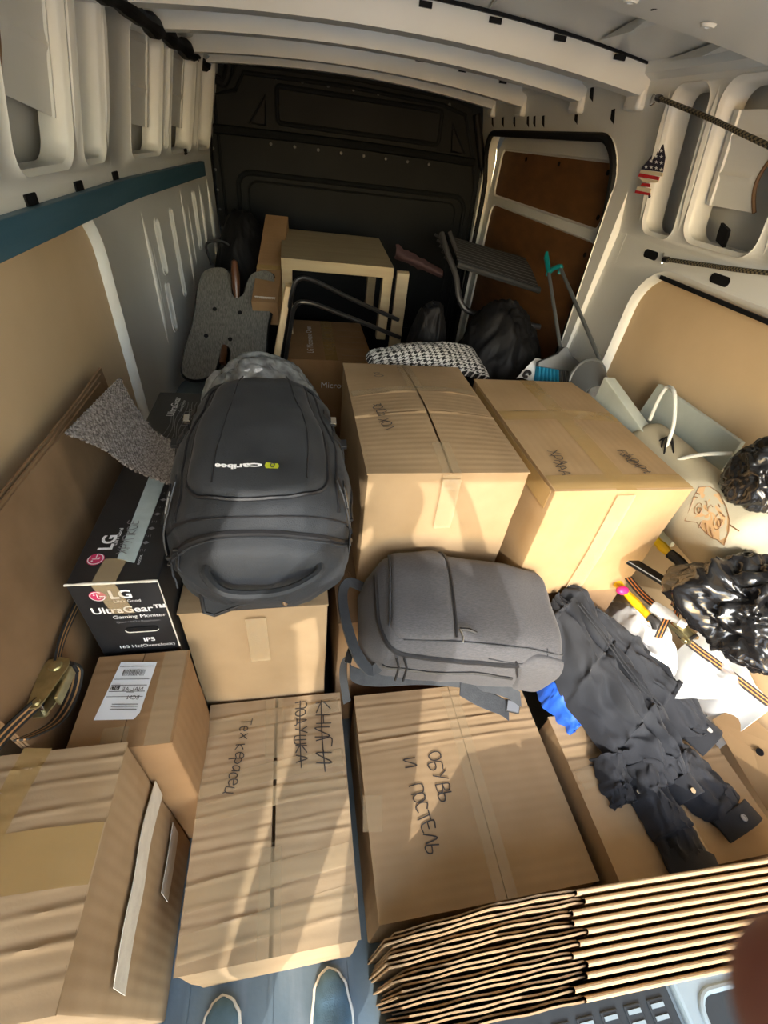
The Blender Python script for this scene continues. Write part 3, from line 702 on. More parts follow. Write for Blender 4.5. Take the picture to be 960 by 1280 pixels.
# carton under the jacket ---------------------------------------------------------
c3, t3, l3 = carton('moving_carton', 'carton beneath the dark jacket, rightmost of the front row', .722, 1.205, .110, .505, 0, .378, 'y', 'card', bulge=.004, creases=(.55, .62, .70, .78), camp=.003, seed=8)
tape_top(c3, t3, (.963, .505), (.963, .110), .05, drop0=.05); tape_top(c3, t3, (.73, .33), (.90, .36), .05)
scrawl(c3, 'marker_text', 'Г', (.775, .36, 0), D, R_, .03, .003, M['ink'], l3)

# large carton front left ------------------------------------------------------------
c4, t4, l4 = carton('large_carton', 'large taped carton at the left with wrinkled lid and white paper tape on its side', -.568, -.345, .068, .426, 0, .70, 'y', 'card_y', bulge=.010, creases=(.08, .2, .31, .38, .62, .70, .82, .92), camp=.0030, seed=11, gap=.001, split=-.50)
tape_top(c4, t4, (-.575, .25), (-.345, .25), .085, 'tape_b', drop1=.0); tape_top(c4, t4, (-.50, .432), (-.53, .20), .05, 'tape_b', h=.002)
def side_strip(root, nm, mt, pts, wdt, th=.0012, xs=-.338):
    pts = [V((xs, p[0], p[1])) for p in pts]
    return MB().strip(pts, wdt, (1, 0, 0), th).build(nm, M[mt], root, smooth=False)
def bul(y, z): return -.345+.006*math.sin(math.pi*clamp(z/.7))*math.sin(math.pi*clamp((y-.068)/.358))+.0075
def sidep(u_, v_): p_ = PX(u_, v_, x=-.335); return V((bul(p_.y, p_.z), p_.y, p_.z))
pts = smooth_path([sidep(200, 985), sidep(182, 1045), sidep(172, 1105), sidep(160, 1165), sidep(150, 1240)], 4)
MB().strip(pts, (0, .006, .078), (1, 0, 0), .0015).build('paper_tape', M['tape_p'], c4)
pts = smooth_path([sidep(220, 1035), sidep(213, 1075), sidep(204, 1122)], 4)
MB().strip(pts, (0, .006, .075), (1, 0, 0), .0015).build('paper_tape', M['tape_p'], c4)
# carton with the shipping label ------------------------------------------------------
c5, t5, l5 = carton('shipping_carton', 'carton with a white shipping label, between the large carton and the monitor box', -.468, -.272, .432, .648, 0, .66, 'y', 'card_r', bulge=.004, creases=(.3, .8), camp=.001, seed=13, gap=.002)
tape_top(c5, t5, (-.385, .475), (-.385, .432), .05); tape_top(c5, t5, (-.30, .648), (-.30, .432), .05)
lab = MB(); q = [on_top(152, 829, .66), on_top(197, 829, .66), on_top(176, 893, .66), on_top(168, 901, .66), on_top(118, 902, .66)]
lab.add([V((x, y, t5(x, y)+.0042)) for x, y in q], [(0, 1, 2, 3, 4)]); lab_o = lab.build('shipping_label', M['label'], c5, smooth=False)
LA, LB = V((*q[1], 0)), V((*q[0], 0)); LU = (LB-LA).normalized(); LVv = (V((*q[2], 0))-LA); LVv = -(LVv-LU*LVv.dot(LU)).normalized()
lw = (LB-LA).length; lh = -(V((*q[2], 0))-LA).dot(LVv)
ll = lambda p: V((p[0], p[1], t5(p[0], p[1])+.0052))
def lp(u_, v_): return LA+LU*(u_*lw)-LVv*(v_*lh) - LVv*0
mb = MB()
def bar(u0, u1, v0, v1): mb.add([ll(lp(u0, v0)), ll(lp(u1, v0)), ll(lp(u1, v1)), ll(lp(u0, v1))], [(0, 1, 2, 3)])
for vv in (.09, .36, .48, .60, .70): bar(.03, .97, vv, vv+.012)
r = random.Random(4); uu = .22
while uu < .80:
    ww = r.choice((.008, .012, .02)); bar(uu, uu+ww, .17, .30); uu += ww+r.choice((.008, .014, .02))
bar(.72, .96, .505, .575); bar(.30, .50, .62, .63)
for vv in (.84, .88, .93): bar(.08, .75, vv, vv+.012)
mb.build('barcode', M['ink'], lab_o, smooth=False, fix=False)
for tx, u_, v_, s_ in (('NAL-AE', .10, .50, .013), ('ECN', .12, .66, .013)):
    letter(lab_o, 'label_text', tx, lp(u_, v_+.1), LU, LVv, s_, M['ink'], fn=ll)
letter(lab_o, 'label_text', '012', lp(.76, .57), LU, LVv, .011, M['white_ink'], fn=lambda p: ll(p)+V((0, 0, .0008)))

# carton under the black backpack ------------------------------------------------------
c6, t6, l6 = carton('moving_carton', 'plain carton standing behind the books carton, carrying the black backpack', -.288, .062, .685, 1.42, 0, .755, 'y', 'card', bulge=.003, seed=17, gap=.003, wb=.004)
tape_top(c6, t6, (-.113, 1.42), (-.113, .685), .05, drop0=.06)
MB().strip([V((-.113, .676, .73)), V((-.113, .672, .62)), V((-.113, .670, .55))], (.05, 0, 0), (0, 1, 0), .001).build('tape', M['tape'], c6, smooth=False)

# lower carton under the left tall carton -------------------------------------------------
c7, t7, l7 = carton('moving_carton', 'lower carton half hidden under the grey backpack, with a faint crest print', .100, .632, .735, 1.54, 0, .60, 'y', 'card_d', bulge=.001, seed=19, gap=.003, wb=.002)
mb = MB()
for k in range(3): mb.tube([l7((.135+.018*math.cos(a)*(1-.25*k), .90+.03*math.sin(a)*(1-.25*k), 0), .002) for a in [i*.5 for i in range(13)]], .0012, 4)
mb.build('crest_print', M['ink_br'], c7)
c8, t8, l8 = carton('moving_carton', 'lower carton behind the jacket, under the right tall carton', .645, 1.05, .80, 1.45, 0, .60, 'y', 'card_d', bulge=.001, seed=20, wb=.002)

# two tall cartons ----------------------------------------------------------------------------
c9, t9, l9 = carton('moving_carton', 'upper carton with a half-open dark seam, left of the tall pair behind the grey backpack', .166, .600, .872, 1.555, .606, 1.02, 'y', 'card', bulge=.022, creases=(.62, .42), camp=.004, gap=.007, seed=23, wb=.010)
tape_top(c9, t9, (.383, 1.555), (.383, 1.32), .05); tape_top(c9, t9, (.383, 1.0), (.383, .872), .05, drop1=.05)
tape_top(c9, t9, (.17, 1.30), (.595, 1.33), .04, h=.0025)
MB().strip([V((.383, .858, 1.01)), V((.383, .852, .93)), V((.383, .850, .85))], (.05, 0, 0), (0, 1, 0), .001).build('tape', M['tape'], c9, smooth=False)
p = PX(466, 506, z=1.03); scrawl(c9, 'marker_text', 'зима ХОЛ', (p.x, p.y, 0), V((.06, -1, 0)), V((1, .1, 0)), .030, .0028, M['ink'], l9, seed=12, sp=.12)
p = PX(466, 466, z=1.03); scrawl(c9, 'marker_text', 'ки', (p.x, p.y, 0), V((.2, -1, 0)), V((1, .1, 0)), .030, .0026, M['ink'], l9, seed=13)
c10, t10, l10 = carton('moving_carton', 'upper carton with crossed tape, right of the tall pair beside the white foam', .635, 1.045, .790, 1.455, .606, 1.02, 'y', 'card_x', bulge=.006, creases=(.62,), camp=.002, gap=.002, seed=29, wb=.006)
tape_top(c10, t10, (.84, 1.455), (.84, .79), .06, 'tape_b'); tape_top(c10, t10, (.635, 1.18), (1.045, 1.18), .06, 'tape_b', h=.002)
tape_top(c10, t10, (.635, .825), (1.045, .825), .06, 'tape_b', h=.0025)
for pp, tx, s_ in (((682, 566), 'ХРА', .036), ((690, 580), 'ХАА', .03), ((770, 566), 'FondLA', .026), ((780, 570), 'diamant', .024)):
    p = PX(pp[0], pp[1], z=1.02); scrawl(c10, 'marker_text', tx, (p.x, p.y, 0), V((.05, -1, 0)), V((1, .1, 0)), s_, .0026, M['ink'], l10, seed=len(tx)+pp[0], sp=.08)
MB().strip([V((.84, .781, 1.01)), V((.84, .776, .80)), V((.84, .781, .62))], (.055, 0, 0), (0, 1, 0), .001).build('tape', M['tape'], c10, smooth=False)
MB().strip([V((.629, 1.4, .985)), V((.624, 1.1, .985)), V((.629, .80, .985))], (0, 0, .06), (1, 0, 0), .001).build('tape', M['tape_b'], c10, smooth=False)

# black monitor box -----------------------------------------------------------------------------
bxr = thing('monitor_box', 'black printed gaming monitor box standing on edge by the left wall', 'box', (-.382, 1.09, .0))
mb = MB().bx(-.470, -.296, .664, 1.53, 0, .90)
mb.build('body', M['black_card'], bxr, smooth=False, bevel=.003)
UP = (0, 0, 1); Yp = (0, 1, 0); Xm = (-1, 0, 0)
mb = MB()   # worn pale edges
mb.tube([V((lerp(-.47, -.296, k/10), .6625, .9005+.001*nz((k, 0, 0), 2))) for k in range(11)], [.0028+.0022*nz((k, 3, 0), 1.3) for k in range(11)], 6)
mb.build('worn_edge', M['tape_p'], bxr)
mb = MB().tube([V((-.296, .663, lerp(.9, .66, k/8))) for k in range(9)], [.0014+.001*nz((k, 5, 0), 1.3) for k in range(9)], 5); mb.build('worn_edge', M['tape_p'], bxr)
def lg_logo(parent, c, u, v, r_):
    c, u, v = V(c), V(u), V(v); n = u.cross(v)
    ci = [c+(u*math.cos(a)+v*math.sin(a))*r_+n*.0012 for a in [2*math.pi*k/28 for k in range(28)]]
    mb = MB(); mb.add([c+n*.0012]+ci, [(0, 1+k, 1+(k+1) % 28) for k in range(28)]); lo = mb.build('logo_disc', M['red_ink'], parent, smooth=False, fix=False)
    mb = MB(); e = n*.0022
    def arc(rad, a0, a1, wd):
        N = 20
        for k in range(N):
            a, b = math.radians(lerp(a0, a1, k/N)), math.radians(lerp(a0, a1, (k+1)/N))
            q = [c+e+(u*math.cos(t)+v*math.sin(t))*rr for t, rr in ((a, rad-wd), (b, rad-wd), (b, rad+wd), (a, rad+wd))]; mb.add(q, [(0, 1, 2, 3)])
    arc(r_*.86, 55, 360, r_*.06)
    def seg(a, b, wd):
        a, b = c+e+u*a[0]*r_+v*a[1]*r_, c+e+u*b[0]*r_+v*b[1]*r_; d = (b-a).normalized(); s_ = n.cross(d)*wd*r_
        mb.add([a-s_, b-s_, b+s_, a+s_], [(0, 1, 2, 3)])
    seg((0, .42), (0, -.42), .06); seg((0, -.38), (.28, -.38), .06); seg((.25, 0), (.86, 0), .06)
    cc = c+e+u*(-.33*r_)+v*(.33*r_)
    mb.add([cc]+[cc+(u*math.cos(t)+v*math.sin(t))*r_*.12 for t in [2*math.pi*k/10 for k in range(10)]], [(0, 1+k, 1+(k+1) % 10) for k in range(10)])
    mb.build('logo_lines', M['white_ink'], lo, smooth=False, fix=False)
ZT = .9008
p = PX(120, 700, z=.9); lg_logo(bxr, (p.x, p.y, ZT), Yp, Xm, .017)
p = PX(141, 690, z=.9); letter(bxr, 'brand_text', 'LG', (p.x-.004, p.y+.006, ZT), Yp, Xm, .05, M['white_ink'], width=.046, bold=.03)
p = PX(146, 682, z=.9); letter(bxr, 'slogan_text', "Life's Good", (p.x, p.y, ZT), Yp, Xm, .013, M['white_ink'], width=.055)
mb = MB(); q = [on_top(147, 699, .9), on_top(168, 704, .9), on_top(206, 604, .9), on_top(187, 596, .9)]
mb.add([V((*a, ZT+.002)) for a in q]+[V((*a, ZT)) for a in q], [(0, 1, 2, 3), (0, 1, 5, 4), (1, 2, 6, 5), (2, 3, 7, 6), (3, 0, 4, 7)])
ms = mb.build('masking_strip', mat('masking_strip', (.50, .58, .57), .7, col2=(.44, .52, .51), ns=40), bxr, smooth=False)
du = (V((*q[3], 0))-V((*q[0], 0))).normalized()
scrawl(ms, 'marker_text', 'ХРУПКОЕ', V((*q[0], ZT+.003))+du*.012+V((.017, 0, 0)), du, V((-1, 0, 0)), .021, .002, M['grey_ink'], None, seed=21, sp=.16)
for k in range(9):
    c = PX(lerp(181, 210, k/8), lerp(690, 618, k/8), z=.9)
    letter(bxr, 'care_symbol', '♦' if k % 2 else 'Ξ', (c.x, c.y, ZT), Yp, Xm, .014, M['grey_ink'])
p = PX(176, 702, z=.9); letter(bxr, 'arrow_mark', 'INDOOR', (p.x, p.y-.01, ZT), Yp, Xm, .008, M['white_ink'], width=.028)
p = PX(219, 520, z=.9); letter(bxr, 'brand_text', 'UltraGear', (p.x-.004, 1.36, ZT), Yp, Xm, .04, M['white_ink'], width=.13, bold=.015)
letter(bxr, 'slogan_text', 'Gaming Monitor', (p.x+.014, 1.39, ZT), Yp, Xm, .02, M['white_ink'], width=.08)
p = PX(238, 530, z=.9); letter(bxr, 'spec_text', '165 Hz', (p.x, 1.30, ZT), Yp, Xm, .02, M['grey_ink'], width=.11)
mb = MB()
for k in range(9): mb.tube([V((-.40+.011*k+.006*math.sin(y*30+k), y, ZT)) for y in [1.18+.02*j for j in range(15)]], .0009, 4)
mb.build('wave_print', M['grey_ink'], bxr)
FY = .6628
Xp = (1, 0, 0)
lg_logo(bxr, (-.420, FY, .862), Xp, UP, .016)
letter(bxr, 'brand_text', 'LG', (-.397, FY, .852), Xp, UP, .05, M['white_ink'], width=.042, bold=.03)
letter(bxr, 'slogan_text', "Life's Good", (-.394, FY, .838), Xp, UP, .02, M['white_ink'], width=.052)
letter(bxr, 'brand_text', 'UltraGear™', (-.445, FY, .803), Xp, UP, .04, M['white_ink'], width=.148, bold=.015)
letter(bxr, 'slogan_text', 'Gaming Monitor', (-.410, FY, .782), Xp, UP, .02, M['white_ink'], width=.108)
letter(bxr, 'slogan_text', 'Quad • HD • Resolution', (-.408, FY, .766), Xp, UP, .02, M['grey_ink'], width=.09)
mb = MB().poly([rrect(-.398, -.328, .728, .746, .0085, 5)], lambda x, z, d: V((x, FY+.0005-d, z)), .001); hh = mb.build('hand_hole', M['rubber'], bxr, smooth=False)
MB().tube([V((p_[0], FY-.0006, p_[1])) for p_ in rrect(-.398, -.328, .728, .746, .0085, 5)[12:23]], .0013, 5).build('torn_rim', M['tape_p'], hh)
letter(bxr, 'spec_text', 'IPS', (-.368, FY, .690), Xp, UP, .03, M['white_ink'], width=.024, bold=.02)
letter(bxr, 'spec_text', '165 Hz(Overclock)', (-.425, FY, .668), Xp, UP, .03, M['white_ink'], width=.12)
MB().strip([V((-.385, FY-.0012, .80)), V((-.40, FY-.0012, .899)), V((-.398, .665, .9025)), V((-.392, .73, .9025))], (.045, 0, 0), [V((0, -1, 0)), V((0, -.7, .7)), V((0, -.7, .7)), V((0, 0, 1))], .0006).build('tape', M['tape'], bxr, smooth=False)

# microwave carton --------------------------------------------------------------------------
c11, t11, l11 = carton('microwave_carton', 'brown microwave oven carton with printed lid under the side table', -.055, .375, 2.12, 2.70, .0, .80, 'y', 'card_r', bulge=.0, seed=31, gap=.002, wb=.002)
tape_top(c11, t11, (.17, 2.70), (.17, 2.12), .06, 'tape_b')
letter(c11, 'printed_text', 'LG Microwave Oven', (.085, 2.20, .803), (0, 1, 0), (-1, 0, 0), .05, M['white_ink'], width=.38)
for k in range(5):
    letter(c11, 'printed_text', 'Microwave Oven / Four a micro-ondes', (.225, 2.18+.09*k, .803), (1, 0, 0), (0, 1, 0), .02, M['grey_ink'], width=.14)
letter(c11, 'printed_text', 'Microwave', (.12, 2.115, .66), (1, 0, 0), (0, 0, 1), .06, M['white_ink'], width=.19)

# small black box wedged between the cartons -------------------------------------------------
bb = thing('black_box', 'small black box with a printed arrow wedged beside the tall carton', 'box', (.115, 1.17, .603))
MB().bx(.072, .158, 1.02, 1.30, .603, .76).build('body', M['black_card'], bb, smooth=False, bevel=.002)
letter(bb, 'printed_text', 'K4 ▲', (.085, 1.0188, .73), (1, 0, 0), (0, 0, 1), .02, M['white_ink'], width=.05)
mb = MB(); mb.add([V((.105, 1.0188, .655)), V((.125, 1.0188, .655)), V((.115, 1.0188, .675))], [(0, 1, 2)]); mb.build('arrow_print', M['white_ink'], bb, smooth=False, fix=False)

# long narrow carton ------------------------------------------------------------------------------
lc = thing('long_carton', 'long narrow brown carton lying beside the birch table', 'box', (-.11, 2.62, .80))
d0 = V((-.14, 2.30, .90)); d1 = V((-.085, 2.98, 1.16)); ax = (d1-d0)/2; wv = V((.06, -.002, 0)); nv = ax.cross(wv).normalized()*-.062
if nv.z < 0: nv = -nv
MB().ob((d0+d1)/2+nv*.9, wv, ax, nv).build('body', M['card_r'], lc, smooth=False, bevel=.003)
ltop = lambda s_, t_: d0+ax*(2*s_)+nv*1.92+wv*t_
letter(lc, 'printed_text', 'SMELLOA', ltop(.03, -.8), wv.normalized(), ax.normalized(), .03, M['tape_p'], width=.095)
MB().strip([ltop(.045-.0, -.8)+nv*.02, ltop(.045, .8)+nv*.02], ax.normalized()*.006, nv.normalized(), .001).build('printed_line', M['tape_p'], lc, smooth=False)
MB().strip([ltop(.36, -1)+nv*.02, ltop(.36, 1)+nv*.02], ax.normalized()*.035, nv.normalized(), .001).build('tape', M['tape_b'], lc, smooth=False)

# folded flat cartons standing at the rear edge -------------------------------------------------
NF = 11
for k in range(NF):
    y = .092-.0138*k
    j = .010*math.sin(k*2.3); zt = .56-.004*k+.006*nz((k, 0, 0), 3)
    root = thing('flat_carton', 'folded flat carton, nearest the black step mat' if k == NF-1 else ('folded flat carton, hindmost of the bundle against the shoe carton' if k == 0 else ['', 'second', 'third', 'fourth', 'fifth', 'sixth', 'seventh', 'eighth', 'ninth', 'tenth'][k]+' folded flat carton counted from the shoe carton'), 'box', (.65, y, 0), 'folded cartons standing at the rear edge')
    xm = .52+.018*math.sin(k*1.9)-.004*k
    zz = zt
    mb = MB()   # main panel: a folded edge, rounded along its top
    prof = [(-.0042, 0), (-.0042, zz-.005), (-.0024, zz-.001), (0, zz), (.0024, zz-.001), (.0042, zz-.005), (.0042, 0)]
    def fn(u, v, y=y, prof=prof): 
        q = prof[int(round(u*6))]; x = lerp(xm, 1.195, v); return V((x, y+q[0]+.004*math.sin(x*4)-.012*(x-.6), q[1]))
    mb.grid(fn, 6, 16); mb.build('panel', M['card'], root)
    for s_ in (0, 1):   # two flap layers toward the left, bent down at their outer end
        mb = MB(); yy = y + (.0034 if s_ else -.0030); e = .012*math.sin(k*3.1+s_*2)
        x0 = .335+e+.003*k; zl = zt-.008-.008*s_+.005*math.sin(k*5.3+s_)
        prof2 = [(x0-.185+.01*math.sin(k*1.7+s_), .40+.012*math.sin(k+s_)), (x0-.09, .465), (x0-.012, zl-.018), (x0+.012, zl), (xm-.02, zl+.004), (xm+.004, zl-.01)]
        def fl(u, v, yy=yy, prof2=prof2):
            q = _interp(prof2, u); return V((q[0], yy+.004*math.sin(q[0]*4)+.0008*math.sin(q[0]*60+k*2)*v - .012*(q[0]-.6), lerp(.0, q[1], v)))
        mb.grid(fl, 40, 3, th=.0028); mb.build('flap', M['card'], root)
# ================================================================== backpacks
class Loft:
    def __init__(s, O, A, Wv, L, keys, e0=.16, e1=.14, wr=.006, seed=1, ex=2.8, base=.25, fold=.0):
        s.O = V(O); s.A = V(A).normalized(); s.W = V(Wv); s.W = (s.W-s.A*s.W.dot(s.A)).normalized(); s.N = s.W.cross(s.A).normalized()
        s.L = L; s.k = keys; s.e0 = e0; s.e1 = e1; s.wr = wr; s.seed = seed; s.ex = ex; s.base = base; s.fold = fold
    def raw(s, t, a):
        xc, hw, h = curve(s.k, t)
        q = 1.0
        if t < s.e0: q = (1-((s.e0-t)/s.e0)**2.6)**(1/2.6)
        if t > 1-s.e1: q = (1-(clamp((t-1+s.e1)/s.e1))**2.6)**(1/2.6)
        q = max(q, .03)
        th = math.pi*(1-a)*(1+2*s.base/math.pi) - s.base
        c, sn = math.cos(th), math.sin(th)
        x = math.copysign(abs(c)**(2/s.ex), c)*hw*(.55+.45*q)
        z = math.copysign(abs(sn)**(2/s.ex), sn)*h*(.35+.65*q) if sn > 0 else sn*h*.4
        return s.O + s.A*(t*s.L) + s.W*(xc+x) + s.N*(z+h*.1)
    def n(s, t, a):
        e = .01; d1 = s.raw(min(t+e, 1), a)-s.raw(max(t-e, 0), a); d2 = s.raw(t, min(a+e, 1))-s.raw(t, max(a-e, 0))
        q = d2.cross(d1); q = q.normalized() if q.length > 1e-12 else s.N
        return q if q.dot(s.raw(t, a)-(s.O+s.A*(t*s.L)+s.W*curve(s.k, t)[0]+s.N*.02)) > 0 else -q
    def p(s, t, a, off=0.0):
        P = s.raw(t, a); n_ = s.n(t, a)
        w = s.wr*(nz(P, 9, s.seed)+.6*nz(P, 22, s.seed+3)) + s.fold*(.5-1.5*math.sqrt(nz((a*9, t*3.2, 0), 1.3, s.seed+6)**2+.01))*clamp(1.6-abs(t-.28)*4, .25, 1)
        return P + n_*(w+off)
    def mesh(s, nm, mt, parent, nu=44, nv=52):
        mb = MB(); mb.grid(lambda u, v: s.p(v, u), nu, nv)
        for t in (0, 1):
            mb.add([s.p(t, k/nu) for k in range(nu+1)], [tuple(range(nu+1))])
        mb.add([s.p(k/nv, 0) for k in range(nv+1)]+[s.p(k/nv, 1) for k in range(nv+1)], [(k, k+1, nv+2+k, nv+1+k) for k in range(nv)])
        return mb.build(nm, M[mt], parent, ang=70)
    def seam(s, pts, r, nm, mt, parent, off=.001, n=6, closed=False):
        P = [V((q[0], q[1], 0)) for q in pts]; P = smooth_path(P + ([P[0]] if closed else []), 6)
        return MB().tube([s.p(q.x, q.y, off) for q in P], r, n).build(nm, M[mt], parent)
    def patch(s, loop, nm, mt, parent, off=.012, rim=.0, nr=7):
        """padded panel lying on the surface inside a closed (s,a) loop"""
        L = smooth_path([V((q[0], q[1], 0)) for q in loop]+[V((loop[0][0], loop[0][1], 0))], 6)[:-1]
        c = sum(L, V((0, 0, 0)))/len(L); mb = MB()
        def fn(u, v):
            q = L[int(round(u*len(L))) % len(L)]; t = 1-v; g = lerp(c, q, t)
            return s.p(g.x, g.y, off*(1-t**6)**.5 + .002*(1 if v else 0) - .002*(v == 0))
        return mb.grid(fn, len(L), nr*2, closed=True).build(nm, M[mt], parent, ang=60)

def buckle(parent, c, u, v, n, sz, mt='plastic_b'):
    c, u, v, n = V(c), V(u).normalized(), V(v).normalized(), V(n).normalized()
    b = MB().ob(c, u*sz, v*sz*.62, n*sz*.18).build('buckle', M[mt], parent, smooth=False, bevel=sz*.12)
    MB().ob(c+u*sz*1.25, u*sz*.35, v*sz*.5, n*sz*.12).build('buckle_tongue', M[mt], b, smooth=False, bevel=sz*.06)

# black travel backpack ---------------------------------------------------------------
bp = thing('travel_backpack', 'large black travel backpack with a yellow-green logo, lying on cartons', 'backpack', (-.09, .95, .76))
LB_ = Loft((-.085, .665, .782), (0.0, .60, .26), (1, 0, 0), .585,
    [(0, -.01, .135, .15), (.12, 0, .185, .19), (.3, -.004, .212, .215), (.55, .0, .208, .215), (.8, -.002, .180, .185), (1, -.004, .150, .13)], e0=.2, e1=.16, wr=.009, seed=4, ex=2.7, fold=.012)
LB_.mesh('body', 'nylon', bp)
loop = [(.36, .335), (.31, .38), (.285, .48), (.29, .56), (.32, .63), (.38, .675), (.6, .672), (.82, .645), (.93, .60), (.955, .5), (.93, .41), (.82, .36), (.6, .335)]
fpk = LB_.patch(loop, 'front_pocket', 'nylon', bp, off=.018)
LB_.seam(loop, .0045, 'zip_seam', 'nylon_d', bp, off=.004, closed=True)
LB_.seam([(.16, .1), (.165, .25), (.175, .45), (.165, .62), (.185, .8), (.26, .93)], .007, 'main_zip', 'nylon_d', bp, off=.001)
LB_.seam([(.145, .1), (.15, .25), (.16, .45), (.15, .62), (.17, .8), (.25, .94)], .003, 'zip_seam', 'nylon', bp, off=.003)
LB_.seam([(.24, .1), (.235, .3), (.225, .5), (.235, .7), (.27, .9)], .0025, 'zip_seam', 'nylon_d', bp, off=.002)
LB_.seam([(.34, .425), (.6, .435), (.9, .455)], .0018, 'pocket_seam', 'nylon_d', fpk, off=.0195)
LB_.seam([(.36, .60), (.6, .60), (.9, .57)], .0018, 'pocket_seam', 'nylon_d', fpk, off=.0195)
LB_.seam([(.25, .27), (.5, .285), (.75, .31), (.92, .36)], .003, 'side_zip', 'nylon_d', bp, off=.002); LB_.seam([(.27, .73), (.5, .735), (.75, .715), (.92, .66)], .003, 'side_zip', 'nylon_d', bp, off=.002)
for a, b in ((.86, .93), (.14, .07)): LB_.seam([(.30, a), (.55, (a+b)/2+.01), (.8, a-.02 if a > .5 else a+.02)], .0045, 'side_zip', 'nylon_d', bp, off=.002)
LB_.seam([(.90, .10), (.965, .25), (.975, .5), (.965, .75), (.90, .9)], .012, 'rear_pad', 'nylon', bp, off=.006, n=10)
for k in range(3):
    P = LB_.p(.155+.006*k, .13+.05*k, .008)
    LL = [P, P+V((.006, -.012, -.006)), P+V((.012-.004*k, -.028, -.022)), P+V((.014, -.036, -.034))]
    MB().tube(LL, .0026, 6).build('zip_pull', M['nylon_d'], bp)
    MB().ob(P+V((.0, 0, .003)), (.006, 0, 0), (0, .004, 0), (0, 0, .003)).build('zip_slider', M['plastic_b'], bp, smooth=False, bevel=.001)
# grab handle and its drooping flap
hp = [LB_.p(.085, .36, -.01), LB_.p(.075, .36, .012), LB_.p(.045, .42, .030), LB_.p(.035, .52, .034), LB_.p(.045, .62, .030), LB_.p(.075, .70, .012), LB_.p(.085, .70, -.01)]
MB().tube(smooth_path(hp, 5), .0105, 8).build('grab_handle', M['nylon'], bp)
c0, c1_ = PX(268, 722, z=.83), PX(350, 730, z=.83)
fl = [PX(258, 712, y=.672), PX(345, 726, y=.672), PX(352, 744, y=.660), PX(300, 757, y=.655), PX(268, 769, y=.652), PX(255, 765, y=.652), PX(251, 742, y=.660)]
mb = MB(); mb.add(fl+[p_+V((0, .030, -.004)) for p_ in fl], [tuple(range(7)), tuple(range(13, 6, -1))]+[(k, (k+1) % 7, 7+(k+1) % 7, 7+k) for k in range(7)])
mb.build('hanging_flap', M['nylon'], bp, bevel=.004, bseg=2)
MB().tube([p_+V((0, -.001, .001)) for p_ in fl], .0045, 6, closed=True).build('flap_binding', M['nylon_d'], bp)
P = PX(350, 744, y=.655); MB().tube([P, P+V((.006, -.008, -.008)), P+V((.012, -.012, -.02))], [.004, .006, .005], 8).build('zip_pull', M['ink_br'], bp)
# compression straps and buckles
for a, sgn in ((.80, 1), (.20, -1)):
    q = [LB_.p(.18, a+.05*sgn, .006), LB_.p(.25, a, .010), LB_.p(.33, a-.06*sgn, .016), LB_.p(.40, a-.10*sgn, .020)]
    MB().strip(smooth_path(q, 4), (0, .018, .006), LB_.n(.3, a), .003).build('side_strap', M['nylon_d'], bp)
    P = LB_.p(.33, a-.06*sgn, .020); buckle(bp, P, (q[2]-q[1]), LB_.A, LB_.n(.33, a-.06*sgn), .019)
    for t in (.60, .74):
        q = [LB_.p(t, a+.06*sgn, .004), LB_.p(t+.02, a, .008), LB_.p(t+.03, a-.07*sgn, .010)]
        MB().strip(smooth_path(q, 4), (0, .014, .005), LB_.n(t, a), .003).build('side_strap', M['nylon_d'], bp)
        P = LB_.p(t+.02, a, .012); MB().ob(P, (.008, 0, 0), (0, .010, .004), (0, -.001, .005)).build('strap_slider', M['chrome'] if t > .65 else M['plastic_b'], bp, smooth=False, bevel=.001)
# logo
def lbn(x, y_):   # x across, y_ along from the pocket
    a = .5+x; return LB_.p(y_, a, .0215)
lg = [lbn(.022+dx*.62, .400+dy*.62) for dx, dy in ((-.017, -.02), (.017, -.02), (.020, 0), (.017, .02), (-.017, .02), (-.020, 0))]
mb = MB(); mb.add(lg, [tuple(range(6))]); lo = mb.build('logo_badge', mat('lime_print', (.45, .50, .02), .5), bp, smooth=False, fix=False)
cc = lbn(.022, .400)+LB_.n(.435, .62)*.0015
mb = MB().tube([cc+V((.0045*math.cos(a), .0042*math.sin(a), .002*math.sin(a))) for a in [k*.6 for k in range(10)]], .0012, 5); mb.build('logo_ring', M['ink'], lo)
vs_, fs_ = text_mesh('caribee', 1.0, .035); x0_ = min(p_.x for p_ in vs_); x1_ = max(p_.x for p_ in vs_)
mb = MB(); mb.add([lbn(.006-(p_.x-x0_)/(x1_-x0_)*.075, .400 - (p_.y-.28)*.026) for p_ in vs_], fs_); mb.build('logo_text', M['white_ink'], bp, smooth=False, fix=False)

# grey backpack ------------------------------------------------------------------------
gp = thing('laptop_backpack', 'heather grey laptop backpack lying on its side before the tall cartons', 'backpack', (.40, .72, .60))
A0 = V((.150, .728, .622)); A1 = V((.692, .676, .566))
LG_ = Loft(A0, A1-A0, V((.05, .97, .22)), (A1-A0).length,
    [(0, .0, .112, .12), (.12, .0, .150, .155), (.35, .0, .160, .178), (.7, -.004, .162, .178), (.9, -.01, .158, .160), (1, -.015, .14, .13)], e0=.16, e1=.12, wr=.005, seed=9, ex=3.6, base=.2)
LG_.N = LG_.W.cross(LG_.A).normalized()
if LG_.N.z < 0: LG_.N = -LG_.N
LG_.mesh('body', 'heather', gp, nu=52, nv=52)
LG_.patch([(.10, .40), (.12, .80), (.16, .88), (.34, .88), (.37, .84), (.38, .42), (.36, .34), (.16, .33)], 'front_pocket', 'heather', gp, off=.010)
LG_.seam([(.10, .40), (.12, .80), (.16, .88), (.34, .88)], .003, 'pocket_piping', 'heather_d', gp, off=.004)
